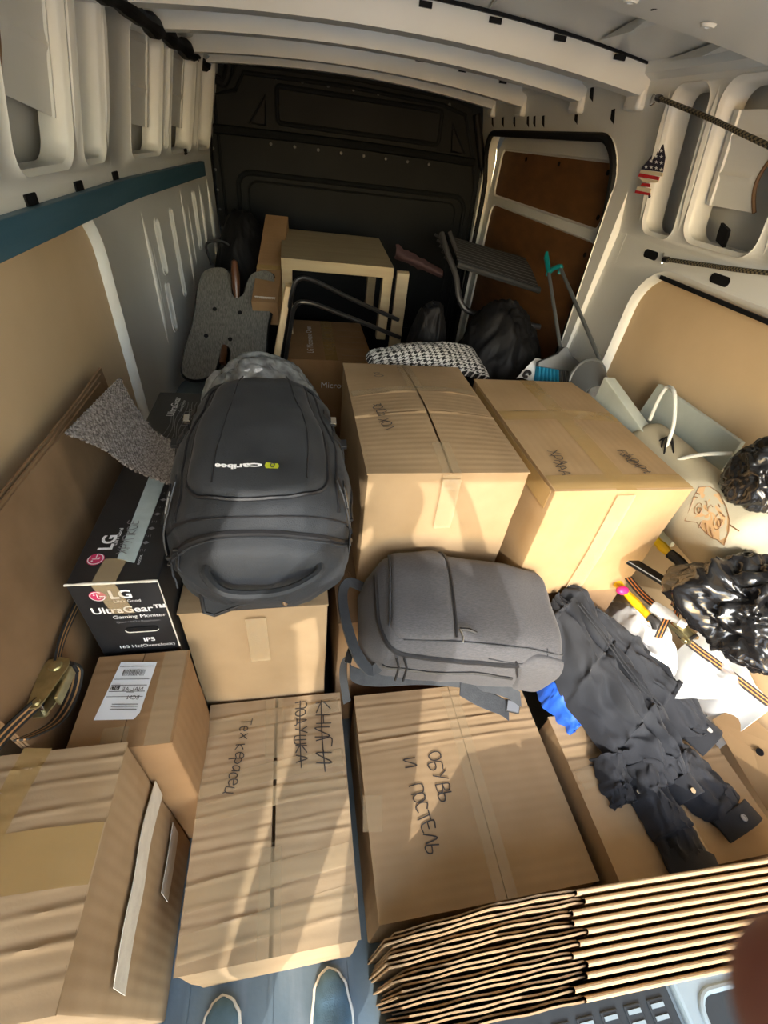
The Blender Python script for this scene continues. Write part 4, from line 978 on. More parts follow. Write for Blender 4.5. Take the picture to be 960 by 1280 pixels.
LG_.seam([(.16, .33), (.36, .335), (.6, .34), (.97, .33)], .0022, 'panel_seam', 'heather_d', gp, off=.002)
LG_.seam([(.37, .90), (.38, .6), (.385, .36)], .0035, 'pocket_zip', 'nylon_d', gp, off=.008)
LG_.seam([(.84, .36), (.83, .28), (.72, .235), (.55, .25)], .0015, 'panel_seam', 'nylon_d', gp, off=.001)
LG_.seam([(.05, .62), (.06, .40), (.13, .25), (.30, .215), (.55, .21), (.70, .22)], .0065, 'main_zip', 'nylon_d', gp, off=.001)
LG_.seam([(.10, .11), (.3, .10), (.55, .12), (.72, .10)], .0055, 'main_zip', 'nylon_d', gp, off=.001)
LG_.seam([(.68, .25), (.72, .15), (.78, .07), (.83, .0)], .003, 'panel_seam', 'nylon_d', gp, off=.002)
LG_.patch([(.70, .22), (.74, .10), (.80, .03), (.90, .02), (.96, .10), (.97, .25), (.9, .31), (.78, .31)], 'base_bumper', 'heather', gp, off=.007)
P = LG_.p(.395, .40, .014); q = LG_.p(.47, .39, .014)
MB().tube([P, lerp(P, q, .5)+V((0, 0, .006)), q], .0042, 6).build('zip_pull', M['nylon_d'], gp)
MB().tube([P, P+V((.004, -.02, -.004)), P+V((.0, -.032, -.010))], .003, 6).build('zip_pull', M['chrome'], gp)
for k in range(2):
    P = LG_.p(.14+.035*k, .22, .008); MB().tube([P, P+V((.004, -.02, -.012)), P+V((-.004, -.034, -.045))], .0035, 6).build('zip_pull', M['plastic_b'], gp)
mb = MB(); Q = [LG_.p(.40, .86, .004), LG_.p(.42, .86, .004), LG_.p(.42, .79, .004), LG_.p(.40, .79, .004)]
mb.add(Q, [(0, 1, 2, 3)]); mb.build('brand_tab', M['white_ink'], gp, smooth=False, fix=False)
# top handle loop and shoulder strap at the left end
hp = [PX(455, 735, z=.68), PX(436, 728, z=.68), PX(428, 742, z=.67), PX(432, 775, z=.66), PX(445, 815, z=.64), PX(462, 838, z=.62), PX(474, 832, z=.63)]
hs = smooth_path(hp, 5)
MB().strip(hs, [ (hs[min(i+1, len(hs)-1)]-hs[max(i-1, 0)]).cross(V((.2, -.5, .8))).normalized()*.026 for i in range(len(hs))], V((.2, -.5, .8)).normalized(), .011).build('carry_handle', M['heather_d'], gp, bevel=.003)
sp_ = [PX(438, 826, z=.60), PX(440, 842, z=.58), PX(470, 848, z=.575), PX(530, 846, z=.57), PX(590, 852, z=.56), PX(630, 862, z=.545), PX(650, 874, z=.53)]
ss = smooth_path(sp_, 5)
MB().strip(ss, V((0, .030, .026)), V((0, -.6, .8)), .012).build('shoulder_strap', M['heather_d'], gp, bevel=.004)
sp_ = [PX(575, 858, z=.56), PX(600, 872, z=.54), PX(625, 882, z=.51), PX(636, 890, z=.48)]
MB().strip(smooth_path(sp_, 4), V((.01, .04, .02)), V((0, -.7, .7)), .006).build('strap_wing', M['heather_d'], gp, bevel=.002)
MB().ob(PX(640, 883, z=.50), (.018, -.006, 0), (.004, .012, .01), (0, -.004, .008)).build('strap_slider', M['plastic_b'], gp, smooth=False, bevel=.003)
sp_ = [PX(440, 815, z=.61), PX(431, 825, z=.60), PX(429, 845, z=.56), PX(434, 878, z=.50)]
MB().strip(smooth_path(sp_, 4), V((.020, .008, 0)), V((-.3, -.7, .6)), .004).build('webbing_tail', M['nylon_d'], gp)
buckle(gp, PX(436, 822, z=.62), (.3, 1, .2), (1, -.3, 0), (0, -.4, .9), .015)

# ================================================================== jacket and blue cloth
def drape(mb, cl, base, seed, amp=.02, nu=30, nv=60, freq=14, th=.004, edge=.35, topk=1.0):
    """folded cloth mass: cl = keys (t, x, y, half width, z of the ridge, z of the edges, skew)"""
    def fn(u, v):
        x, y, hw, zr, ze, sk = curve(cl, v); a = 2*u-1
        e = .001; x2, y2 = curve(cl, min(v+.02, 1))[:2]; x1, y1 = curve(cl, max(v-.02, 0))[:2]
        d = V((x2-x1, y2-y1, 0)).normalized(); s_ = V((d.y, -d.x, 0))
        P = V((x, y, 0))+s_*(a*hw)+d*(sk*a)
        prof = (1-abs(a)**(1/edge*1.0))
        long = v*2.2
        wq = .45*nz((a*1.3, v*2.3, seed), 1.7, seed+8); wr2 = .45*nz((a*1.3, v*2.3, seed), 1.7, seed+14); sa = lambda q: math.sqrt(q*q+.005); f1 = 1-2*sa(nz((a*1.5+wq, long*.8+wr2, seed), 1.5, seed)); f2 = 1-2*sa(nz((a*2.6+v*2.0+wr2*1.6, long*1.6+wq*1.6, seed+5), 1.6, seed)); f2 += .35*(1-2*sa(nz((a*6+wq*3, long*4+wr2*3, seed+7), 1.5, seed)))
        z = lerp(ze, zr, prof) + amp*(f1-.5)*min(1, prof*2.5) + amp*.55*(f2-.5)*min(1, prof*3)
        P.z = z; P += s_*(.012*nz((v*5, a*3, seed), 2, seed)*topk)
        return P
    return mb.grid(fn, nu, nv, th=th)
jk = thing('jacket', 'crumpled charcoal twill jacket thrown over the right front carton', 'jacket', (.95, .42, .38))
mb = MB(); drape(mb, [(0, .795, .770, .06, .63, .56, 0), (.10, .815, .735, .105, .65, .54, .01), (.35, .865, .585, .130, .575, .44, .03), (.65, .925, .425, .120, .525, .40, .03), (.9, .965, .318, .075, .485, .392, .0), (1, .985, .280, .045, .44, .388, 0)], 0, 3.1, amp=.040, nu=46, nv=90)
mb.build('body', M['twill'], jk, ang=80)
mb = MB(); drape(mb, [(0, .90, .72, .05, .60, .50, 0), (.3, .985, .62, .085, .565, .44, 0), (.7, 1.08, .495, .080, .51, .42, 0), (1, 1.15, .405, .055, .46, .405, .01)], 0, 7.7, amp=.022, nu=30, nv=60)
fr = mb.build('front_panel', M['twill'], jk, ang=80)
mb = MB(); drape(mb, [(0, .96, .40, .07, .46, .39, 0), (.4, 1.02, .32, .085, .455, .388, 0), (.8, 1.075, .235, .070, .435, .386, 0), (1, 1.10, .20, .066, .42, .386, 0)], 0, 12.3, amp=.016, nu=24, nv=44)
sl1 = mb.build('sleeve', M['twill'], jk, ang=80)
mb = MB(); drape(mb, [(0, .90, .33, .05, .47, .39, 0), (.3, .895, .27, .055, .455, .388, 0), (.7, .902, .18, .058, .445, .386, .0), (1, .91, .115, .062, .425, .386, .012)], 0, 17.9, amp=.014, nu=24, nv=44)
sl2 = mb.build('sleeve', M['twill'], jk, ang=80)
mb = MB(); drape(mb, [(0, .83, .36, .05, .45, .39, 0), (.5, .815, .295, .04, .43, .387, 0), (1, .82, .255, .040, .415, .386, 0)], 0, 21.2, amp=.012, nu=18, nv=24)
mb.build('shirt_tail', M['twill'], jk, ang=80)
def cuff(a, b, up, parent, wd):
    a, b = V(a), V(b); n_ = 14; pts = [lerp(a, b, k/n_)+V((0, 0, up*math.sin(math.pi*k/n_))) for k in range(n_+1)]
    d = (b-a).normalized(); s_ = V((-d.y, d.x, 0))
    c = MB().strip(pts, s_*wd, V((0, 0, 1)), .007).build('cuff', M['twill'], parent, bevel=.002)
    return pts, s_
pts, s_ = cuff((1.165, .20, .40), (1.035, .165, .40), .03, sl1, .05)
MB().lathe([(0, 0), (.008, 0), (.008, .003), (.005, .004), (.004, .002), (0, .002)], pts[8]+V((0, .0, .0045)), (0, 0, 1), 14).build('button', M['grey_ink'], sl1)
pts, s_ = cuff((.972, .100, .40), (.845, .128, .40), .032, sl2, .055)
pts, s_ = cuff((1.03, .272, .42), (.935, .252, .42), .045, jk, .05)
MB().lathe([(0, 0), (.0065, 0), (.0065, .003), (.003, .0035), (0, .0025)], pts[9]+V((0, -.012, .007)), (0, -.2, 1), 14).build('button', M['chrome'], jk)
pts, s_ = cuff((1.205, .415, .415), (1.095, .36, .415), .035, fr, .06)
MB().lathe([(0, 0), (.008, 0), (.008, .003), (.003, .0035), (0, .003)], pts[8]+V((.0, .0, .006)), (0, 0, 1), 14).build('button', M['chrome'], fr)
P = PX(799, 989, z=.425); MB().lathe([(0, 0), (.0065, 0), (.0065, .003), (0, .0035)], (P.x, P.y, .422), (0, 0, 1), 14).build('button', M['chrome'], jk)
# stitched seams
for sd, y_ in ((.0, 0), (.012, 0)):
    mb = MB().tube(smooth_path([V((.80+sd, .70, .665)), V((.86+sd, .60, .615)), V((.90+sd, .50, .58)), V((.955+sd, .42, .55))], 6), .0018, 5); mb.build('stitch_line', M['twill'], jk)
# pale tag in the front opening
MB().ob(PX(828, 826, z=.56), (.022, -.028, 0), (.003, .003, 0), (0, 0, .002)).build('care_tag', M['white_ink'], fr, smooth=False)
mb = MB(); drape(mb, [(0, .745, .615, .018, .45, .36, 0), (.4, .755, .55, .034, .46, .37, 0), (1, .790, .455, .030, .42, .383, 0)], 0, 31, amp=.012, nu=14, nv=26)
tag(mb.build('blue_cloth', M['blue'], ang=80), 'bright blue cloth poking out from under the jacket', 'cloth')

# ================================================================== plastic bags
def bag(c, r, seed, amp=.25, pinch=None, sub=6, fl=None, fine=1.0):
    b = bmesh.new(); bmesh.ops.create_icosphere(b, subdivisions=sub, radius=1)
    c, r = V(c), V(r); sa = lambda q: math.sqrt(q*q+.004)
    for v in b.verts:
        d = v.co.normalized()
        wq = d + V((nz(d, 2, seed+1), nz(d, 2, seed+2), nz(d, 2, seed+3)))*.35
        k = 1 + amp*(.55*(.5-1.6*sa(nz(wq, 1.3, seed))) + .30*(.5-1.6*sa(nz(wq, 2.8, seed+4))) + .14*fine*(.5-1.6*sa(nz(wq, 6.5, seed+9))) + .06*fine*(.5-1.6*sa(nz(wq, 13, seed+19))))
        if pinch:
            pd = V(pinch).normalized(); t = d.dot(pd)
            if t > .7: k *= 1 + .55*((t-.7)/.3)**1.5
        P = V((d.x*r.x, d.y*r.y, d.z*r.z))*k
        if fl is not None and (c+P).z < fl: P.z = fl-c.z+.002*nz(d, 5, seed)
        v.co = c+P
    mb = MB(); b.verts.ensure_lookup_table(); b.verts.index_update()
    mb.add([v.co.copy() for v in b.verts], [tuple(x.index for x in f.verts) for f in b.faces]); b.free(); return mb
tag(bag(PX(952, 598, x=1.15), (.062, .075, .10), 3, .45).build('bin_bag', M['bin'], ang=80), 'small black bin bag at the right wall, above the crumpled larger bag', 'bag')
tag(bag(PX(935, 762, x=1.07), (.105, .125, .115), 8, .60, pinch=(-1, .55, .1)).build('bin_bag', M['bin'], ang=80), 'large crumpled shiny black bin bag in the sun by the strap', 'bag')
tag(bag((1.135, .70, .27), (.082, .19, .27), 14, .25, fl=.0).build('plastic_sack', M['paper'], ang=80), 'white plastic sack beside the jacket, under the strap', 'bag')
tag(bag((.955, 1.99, .66), (.225, .24, .48), 21, .2, fl=0.).build('bin_bag', M['bin_m'], ang=80), 'matt black bag behind the tall cartons, below the folding chair', 'bag')
tag(bag((.585, 1.96, .56), (.115, .16, .58), 25, .15, fl=0.).build('bin_bag', M['bin_m'], ang=80), 'dark soft bag between the birch table and the folding chair', 'bag')
sb = thing('black_holdall', 'large black soft bag standing in the dark left corner by the bulkhead', 'bag', (-.28, 3.0, 0))
bag((-.275, 2.98, .63), (.205, .25, .63), 33, .12, fl=0.).build('body', M['bin_m'], sb, ang=80)
MB().tube(smooth_path([V((-.45, 2.86, 1.02)), V((-.46, 2.84, 1.12)), V((-.38, 2.84, 1.14)), V((-.32, 2.86, 1.10))], 5), .007, 6).build('handle', M['nylon_d'], sb)

# bubble-wrapped bundle behind the black backpack
tag(bag((-.110, 1.33, .935), (.175, .085, .185), 41, .22, fl=.757).build('wrapped_bundle', mat('bubble_wrap', (.10, .105, .105), .14, col2=(.22, .23, .23), ns=30, spec=1.0, bump=1.0, bs=45), ang=80), 'bundle in clear bubble wrap behind the black backpack', 'bundle')
# ================================================================== leaning sheets and straps (left side)
ls = thing('cardboard_sheet', 'brown folded cardboard sheet leaning along the left plywood wall', 'cardboard', (-.52, .75, 0))
def lsheet(off, y1, zt):
    def fn(u, v):
        y = lerp(.44, y1, u); z = lerp(0, zt+.004*math.sin(u*5+off*90), v)
        return V((-.478-.060*v-off+.003*nz((y, z, off*40), 4)+.003*math.exp(-((y-.86-.1*v)/.02)**2), y, z))
    return fn
for off, y1, zt, nm in ((0, 1.27, 1.055, 'panel'), (.0065, 1.31, 1.062, 'panel'), (.013, 1.335, 1.067, 'panel')):
    MB().grid(lsheet(off, y1, zt), 40, 14, th=.005).build(nm, M['card_d'], ls)
# woven strip over the sheet edge, drooping to the backpack
ca, cb = [PX(82, 540, z=1.075), PX(130, 560, z=1.02), PX(165, 585, z=.955), PX(213, 604, z=.985)], [PX(150, 472, z=1.085), PX(168, 505, z=1.03), PX(195, 540, z=.97), PX(236, 560, z=1.0)]
pa, pb = smooth_path(ca, 8), smooth_path(cb, 8); n_ = len(pa)-1
def cf(u, v):
    i = u*n_; k = min(int(i), n_-1); a = lerp(pa[k], pa[k+1], i-k); b = lerp(pb[k], pb[k+1], i-k)
    p = lerp(a, b, v); p += V((0, 0, 1))*(.0022*math.sin(u*150)*math.sin(v*110)); 
    if v in (0, 1): p += (a-b).normalized()*(.002*math.sin(u*200))
    return p
tag(MB().grid(cf, 150, 110, th=.006).build('woven_strip', M['weave'], ang=80), 'taupe woven carpet strip draped over the cardboard sheet edge', 'carpet')

def ratchet(root, c, u, v, n, L, wd):
    """ratchet buckle: two side plates, spool, handle"""
    c, u, v, n = V(c), V(u).normalized(), V(v).normalized(), V(n).normalized()
    for s_ in (-1, 1):
        loop = [(-.5, -.13), (-.30, -.16), (.30, -.24), (.46, -.18), (.5, 0), (.44, .18), (.28, .22), (-.3, .12), (-.5, .06)]
        MB().poly([loop], lambda a, b, d: c+u*a*L+n*b*L+v*(s_*wd/2+d), .003).build('side_plate', M['brass'], root, smooth=False, bevel=.0008)
        MB().lathe([(0, 0), (L*.11, 0), (L*.10, .004), (L*.05, .006), (0, .006)], c+u*.30*L+v*(s_*(wd/2+.003)), v*s_, 16).build('ratchet_wheel', M['brass'], root)
        MB().lathe([(0, 0), (L*.06, 0), (L*.05, .005), (0, .006)], c-u*.40*L+v*(s_*(wd/2+.003)), v*s_, 12).build('pivot_bolt', M['brass'], root)
    MB().tube([c+u*.30*L-v*wd/2, c+u*.30*L+v*wd/2], L*.07, 12).build('spool', M['chrome'], root)
    MB().tube([c-u*.40*L-v*wd/2, c-u*.40*L+v*wd/2], L*.035, 10).build('spool', M['chrome'], root)
    MB().ob(c+u*.02*L+n*L*.22, u*L*.34, v*wd*.42, n*.003).build('handle', M['brass'], root, smooth=False, bevel=.002)
    MB().tube([c+u*.34*L+n*L*.24-v*wd*.45, c+u*.34*L+n*L*.24+v*wd*.45], .005, 8).build('handle_grip', M['plastic_b'], root)
XS = -.462
rs = thing('ratchet_strap', 'ratchet strap with yellow-zinc buckle lying on the leaning cardboard sheet at left', 'strap', (-.46, .50, .70))
def lx(y, z): return -.478-.060*(z/1.055)+.008
def lpt(u_, v_):
    p = PX(u_, v_, x=-.505); return V((lx(p.y, p.z)+.004, p.y, p.z))
a, b = lpt(72, 832), lpt(44, 888); uu_ = (a-b).normalized(); nn_ = V((1, 0, .06)); vv_ = uu_.cross(nn_)
ratchet(rs, (a+b)/2+nn_*.012, uu_, nn_.cross(uu_), nn_, (a-b).length*1.15, .030)
MB().strip(smooth_path([lpt(50, 875)+V((.006, 0, 0)), lpt(28, 900), lpt(5, 925), lpt(-25, 965)], 5), vv_*.030, nn_, .003).build('webbing', M['web_t'], rs)
MB().strip(smooth_path([lpt(66, 840)+V((.008, 0, 0)), lpt(80, 800), lpt(96, 762), lpt(120, 715)], 5), vv_*.024, nn_, .003).build('webbing', M['web_t'], rs)
MB().strip(smooth_path([lpt(74, 828)+V((.012, 0, 0)), lpt(86, 838)+V((.016, 0, 0)), lpt(80, 872)+V((.014, 0, 0)), lpt(60, 905)+V((.012, 0, 0)), lpt(25, 925)+V((.006, 0, 0))], 7), (.026, 0, 0), V((0, .7, .7)), .003).build('loose_tail', M['web_t'], rs)

# ================================================================== right side clutter
rs2 = thing('ratchet_strap', 'black and orange ratchet strap with golden buckle across the white sack', 'strap', (1.10, .55, .55))
q = [PX(770, 702, x=1.02), PX(800, 740, x=1.04), PX(836, 772, x=1.05), PX(858, 800, x=1.07), PX(905, 836, x=1.13), PX(962, 880, x=1.20)]
for i_, p_ in enumerate(q): p_.z += .0
qq = smooth_path(q, 6); nn_ = V((-.35, -.35, .87)).normalized(); dd = (q[4]-q[1]).normalized(); vv_ = nn_.cross(dd).normalized()
MB().strip(qq, vv_*.022, nn_, .004).build('webbing', M['web'], rs2)
ratchet(rs2, lerp(q[2], q[3], .6)+nn_*.012, dd, vv_, nn_, .085, .026)
tl = [lerp(q[2], q[3], .2)+nn_*.01, lerp(q[2], q[3], .2)+V((-.03, .0, .03)), lerp(q[2], q[3], .2)+V((-.055, -.02, .02)), lerp(q[2], q[3], .2)+V((-.07, -.04, -.01))]
MB().strip(smooth_path(tl, 5), V((.012, -.012, .010)), nn_, .003).build('loose_tail', M['web'], rs2)
tl = [lerp(q[2], q[3], .2)+nn_*.01, lerp(q[2], q[3], .2)+V((.03, .03, .02)), lerp(q[2], q[3], .2)+V((.05, .04, .03))]
MB().strip(smooth_path(tl, 5), V((.010, -.012, .010)), nn_, .003).build('loose_tail', M['web'], rs2)
# clear film sheet and pale tub under the strap
def film(u, v):
    a = lerp(PX(868, 812, x=1.10), PX(915, 835, x=1.14), u); b = lerp(PX(845, 872, x=1.02), PX(925, 878, x=1.12), u); p = lerp(a, b, v)
    return p + V((0, 0, .015*nz((u*3, v*3, 0), 1.3, 4)+.012*math.sin(v*3)))
tag(MB().grid(film, 26, 26, th=.001).build('plastic_film', M['film'], ang=80), 'crumpled clear plastic film beside the jacket collar', 'film')
tub = thing('spray_bottle', 'clear spray bottle lying beside the golden buckle', 'bottle', (1.0, .66, .58))
a, b = PX(815, 757, x=1.00), PX(850, 778, x=1.04); d = (b-a).normalized()
MB().lathe([(0, 0), (.016, 0), (.018, .006), (.018, .05), (.010, .065), (.009, .075), (0, .075)], a, d, 16).build('body', M['film'], tub)
MB().lathe([(0, 0), (.011, 0), (.011, .016), (.006, .02), (0, .02)], a+d*.075, d, 14).build('cap', M['white_ink'], tub)
wq_ = [V((1.226, .64, .36)), V((1.222, .36, .36)), V((1.230, .37, .60)), V((1.234, .63, .64))]
mb = MB().grid(lambda u, v: lerp(lerp(wq_[0], wq_[1], u), lerp(wq_[3], wq_[2], u), v)+V((-.010*math.sin(math.pi*v)*math.sin(u*7)**2, 0, .012*nz((u*3, 0, 0), 2))), 20, 12, th=.0015)
tag(mb.build('paper_sheet', M['paper'], ang=60), 'white paper sheet propped against the right wall behind the strap', 'paper')
# yellow tools
def tool(p0, p1, label, r_, tip, dark):
    t_ = thing('hand_tool', label, 'tool', p0); d = (p1-p0).normalized(); n_ = 12
    MB().tube([lerp(p0, p1, k/n_) for k in range(n_+1)], [r_*(1+.12*math.sin(k*1.1)) for k in range(n_+1)], 10).build('handle', M['yellow'], t_)
    e = p1+d*tip
    MB().tube(smooth_path([p1-d*.01, lerp(p1, e, .5)+V((0, 0, .004)), e+V((.0, -.01, -.006))], 5), [r_*1.1]*6+[r_*1.2]*4+[r_*.6], 10).build('grip' if dark else 'shaft', M['plastic_b'] if dark else M['steel_g'], t_)
    return t_
tool(PX(812, 668, x=1.06), PX(840, 695, x=1.085), 'yellow tool with black rubber grip beside the right tall carton', .014, .05, True)
tool(PX(765, 722, x=1.00), PX(815, 775, x=1.045), 'long yellow-handled tool lying towards the white sack', .013, .02, False)
MB_ = MB().ob(PX(806, 712, x=1.035), V((.05, -.05, -.01)), V((.012, .012, 0)), (0, 0, .008)); tag(MB_.build('file_case', M['plastic_b'], smooth=False, bevel=.004), 'dark slim tool case between the two yellow tools', 'tool')
MB_ = bag(PX(778, 738, x=.99), (.02, .014, .014), 51, .2, sub=3); tag(MB_.build('plastic_scrap', M['magenta']), 'magenta plastic scrap peeping out below the right tall carton', 'scrap')
# hardboard sheet with a plugged hole, right of the front cartons
hb = thing('hardboard_sheet', 'brown hardboard sheet with a dark hole by the right wall', 'board', (1.19, .25, .40))
hq = [PX(893, 898, x=1.212), PX(925, 880, x=1.235), PX(975, 930, x=1.237), PX(990, 1010, x=1.235), PX(962, 1012, x=1.212)]
mb = MB(); mb.add(hq+[p_+V((-.002, 0, -.008)) for p_ in hq], [(0, 1, 2, 3, 4), (9, 8, 7, 6, 5)]+[(k, (k+1) % 5, 5+(k+1) % 5, 5+k) for k in range(5)])
mb.build('board', M['hard'], hb, smooth=False)
hn = (hq[1]-hq[0]).cross(hq[4]-hq[0]).normalized(); hn = hn if hn.z > 0 else -hn
MB().lathe([(0, 0), (.010, 0), (.009, .002), (0, .002)], PX(951, 940, x=1.226)+hn*.004, hn, 16).build('hole_plug', M['rubber'], hb)

# cushion roll with the cat drawing -----------------------------------------------------
cr = thing('cushion_roll', 'cream fabric roll with a drawn cat face, by the right wall', 'cushion', (1.14, .95, .70))
RC = V((1.142, 0, .925)); RR = .088
def roll(u, v):
    y = lerp(.60, 1.16, v); a = u*2*math.pi; e = min(1, 12*v, 12*(1-v))**.5
    r_ = RR*e*(1+.02*nz((math.cos(a), math.sin(a), y*6), 2))
    return V((RC.x+r_*math.cos(a)*1.0, y, RC.z+r_*math.sin(a)*1.35))
MB().grid(roll, 40, 30, closed=True).build('roll', M['cream'], cr)
def rp(u_, v_, off=.002):
    """surface point of the roll under a measured point"""
    d = (PX(u_, v_, x=1.1)-CAM).normalized(); best = None
    for k in range(400):
        p = CAM+d*(.9+.0025*k); q_ = ((p.x-RC.x)/RR)**2+((p.z-RC.z)/(RR*1.35))**2
        if q_ <= 1.0+off*20: return p
        if best is None or q_ < best[0]: best = (q_, p)
    return best[1]
face = [(856, 651), (864, 632), (867, 622), (874, 609), (887, 608), (899, 616), (908, 634), (912, 650), (911, 664), (905, 682), (897, 675), (890, 672), (882, 666), (874, 657), (871, 653)]
fl2 = [V((p_[0], p_[1], 0)) for p_ in face]
mb = MB(); tri = [rp(p_.x, p_.y, .0012) for p_ in fl2]; cc = rp(887, 640, .0012)
N_ = 6
def ff(u, v):
    k = int(round(u*len(fl2))) % len(fl2); g = lerp(V((887, 640, 0)), fl2[k], v); return rp(g.x, g.y, .0012)
mb.grid(ff, len(fl2), 6, closed=True); mb.build('cat_face', M['catfill'], cr)
def line(pts, r_=.0011, nm='cat_line'):
    return MB().tube([rp(p_[0], p_[1], .0018) for p_ in pts], r_, 5).build(nm, M['ink_br'], cr)
line(face+face[:1]); 
for c_, rx_, ry_ in (((873, 636), 4.5, 7), ((898, 652), 5.5, 10)):
    line([(c_[0]+rx_*math.cos(a)-.35*ry_*math.sin(a)*.6, c_[1]+ry_*math.sin(a)) for a in [k*math.pi/8 for k in range(17)]], .001)
    line([(c_[0]+1.5+rx_*.45*math.cos(a), c_[1]+2+ry_*.5*math.sin(a)) for a in [k*math.pi/5 for k in range(11)]], .0018)
line([(881, 628), (883, 626), (884, 631), (882, 636), (885, 639), (886, 634), (889, 631), (891, 634)])
for a_, b_ in (((877, 652), (874, 660)), ((882, 654), (885, 668)), ((888, 660), (892, 674)), ((868, 621), (872, 622)), ((870, 616), (875, 618)), ((900, 640), (906, 646)), ((912, 656), (924, 664)), ((898, 630), (900, 634))): line([a_, b_], .0016)
# white foam sheets and cable --------------------------------------------------------------
def slab(nm, label, quad, n_, th_, mt='foam', sub_bend=0.0):
    mb = MB()
    def fn(u, v):
        p = lerp(lerp(quad[0], quad[1], u), lerp(quad[3], quad[2], u), v); return p+V(n_)*(sub_bend*math.sin(math.pi*u))
    mb.grid(fn, 16, 8, th=th_); return tag(mb.build(nm, M[mt], ang=40, bevel=.002), label, 'foam')
slab('foam_sheet', 'pale foam sheet standing flat against the right plywood', [V((1.200, 1.30, .72)), V((1.200, .86, .72)), V((1.218, .885, 1.11)), V((1.218, 1.26, 1.11))], (-1, 0, 0), .016)
slab('foam_sheet', 'thick white foam block standing between the right tall carton and the wall', [V((1.072, 1.36, .62)), V((1.085, .93, .62)), V((1.095, .95, .99)), V((1.080, 1.36, 1.085))], (-1, 0, 0), .045)
cb_ = thing('white_cable', 'white cable coiled over the foam beside the right wall', 'cable', (1.12, 1.0, .95))
MB().tube(smooth_path([PX(812, 525, x=1.12), PX(823, 500, x=1.12), PX(834, 484, x=1.13), PX(843, 492, x=1.12), PX(842, 530, x=1.11), PX(832, 560, x=1.10), PX(824, 572, x=1.09)], 8), .0055, 8).build('loop', M['cable'], cb_)
MB().tube(smooth_path([PX(838, 582, x=1.09), PX(850, 574, x=1.10), PX(880, 568, x=1.12), PX(915, 567, x=1.15)], 8), .0055, 8).build('loop', M['cable'], cb_)
for k in range(3): MB().tube(smooth_path([PX(822+4*k, 570, x=1.085), PX(824+5*k, 552-2*k, x=1.10), PX(836+2*k, 548, x=1.11), PX(842, 566+3*k, x=1.10), PX(836, 578, x=1.09)], 6), .0028, 6).build('plug_lead', M['plastic_b'], cb_)

# bungee cords --------------------------------------------------------------------------------
def bungee(label, pts, hook):
    t_ = thing('bungee_cord', label, 'cord', pts[0])
    MB().tube(smooth_path(pts, 10), .0062, 8).build('cord', M['bungee'], t_)
    h = V(hook); MB().tube(smooth_path([pts[0], pts[0]+h*.5+V((0, .01, .012)), pts[0]+h, pts[0]+h*.8+V((0, .0, -.014)), pts[0]+h*.2+V((0, 0, -.012))], 5), .0028, 6).build('hook', M['chrome'], t_)
    MB().lathe([(0, 0), (.009, 0), (.009, .02), (.006, .024), (0, .024)], pts[0], (V(pts[1])-V(pts[0])), 12).build('ferrule', M['plastic_b'], t_)
bungee('black and yellow bungee cord hooked to the roof bow at upper right', [PX(822, 122, x=1.14), PX(880, 145, x=1.12), PX(930, 168, x=1.11), PX(1010, 205, x=1.10)], (.0, .03, -.004))
bungee('black and yellow bungee cord hooked in the wall slot below the openings', [PX(830, 324, x=1.225), PX(880, 331, x=1.215), PX(930, 338, x=1.21), PX(1010, 346, x=1.21)], (.012, .02, .004))
# flag ribbon ------------------------------------------------------------------------------------
fg = thing('flag_pennant', 'small stars and stripes cloth hanging on the right wall', 'flag', PX(815, 243, x=1.18))
FX = 1.185
def fp(u_, v_, o=0.0): 
    p = PX(u_, v_, x=FX); return p+V((-.001-o, 0, 0))
def fpoly(pts, nm, mt, o=0., th=.0025):
    mb = MB(); P = [fp(a, b, o) for a, b in pts]; n_ = len(P); mb.add(P+[p_+V((th, 0, 0)) for p_ in P], [tuple(range(n_)), tuple(range(2*n_-1, n_-1, -1))]+[(k, (k+1) % n_, n_+(k+1) % n_, n_+k) for k in range(n_)])
    return mb.build(nm, M[mt], fg, smooth=False)
S_ = 60/853; fo = lambda a, b: (790+a*S_, 170+b*S_)
fpoly([fo(*p_) for p_ in ((555, 150), (590, 380), (545, 645), (165, 590), (180, 560), (300, 420), (380, 310))], 'star_field', 'navy_cl')
for pts, c_ in (([(160, 598), (550, 655), (540, 720), (140, 655)], 'cream_cl'), ([(140, 660), (490, 728), (470, 790), (110, 720)], 'red_cl'), ([(110, 738), (475, 795), (465, 822), (400, 830), (200, 815), (160, 770)], 'cream_cl'),
                ([(190, 835), (320, 850), (318, 910), (150, 880)], 'red_cl'), ([(100, 895), (340, 935), (325, 1010), (75, 960)], 'cream_cl'), ([(65, 962), (330, 1015), (310, 1060), (50, 1010)], 'red_cl'), ([(318, 1020), (330, 1080), (295, 1105), (290, 1060)], 'navy_cl')):
    fpoly([fo(*p_) for p_ in pts], 'stripe', c_)
for a, b in ((530, 265), (435, 360), (530, 370), (345, 450), (440, 465), (530, 480), (258, 548), (350, 558), (440, 570), (528, 598)):
    pts = [fo(a+38*(1 if k % 2 == 0 else .42)*math.sin(k*math.pi/5), b-38*(1 if k % 2 == 0 else .42)*math.cos(k*math.pi/5)) for k in range(10)]
    mb = MB(); mb.add([fp(*fo(a, b), .0008)]+[fp(p_[0], p_[1], .0008) for p_ in pts], [(0, 1+k, 1+(k+1) % 10) for k in range(10)]); mb.build('star', M['white_ink'], fg, smooth=False, fix=False)

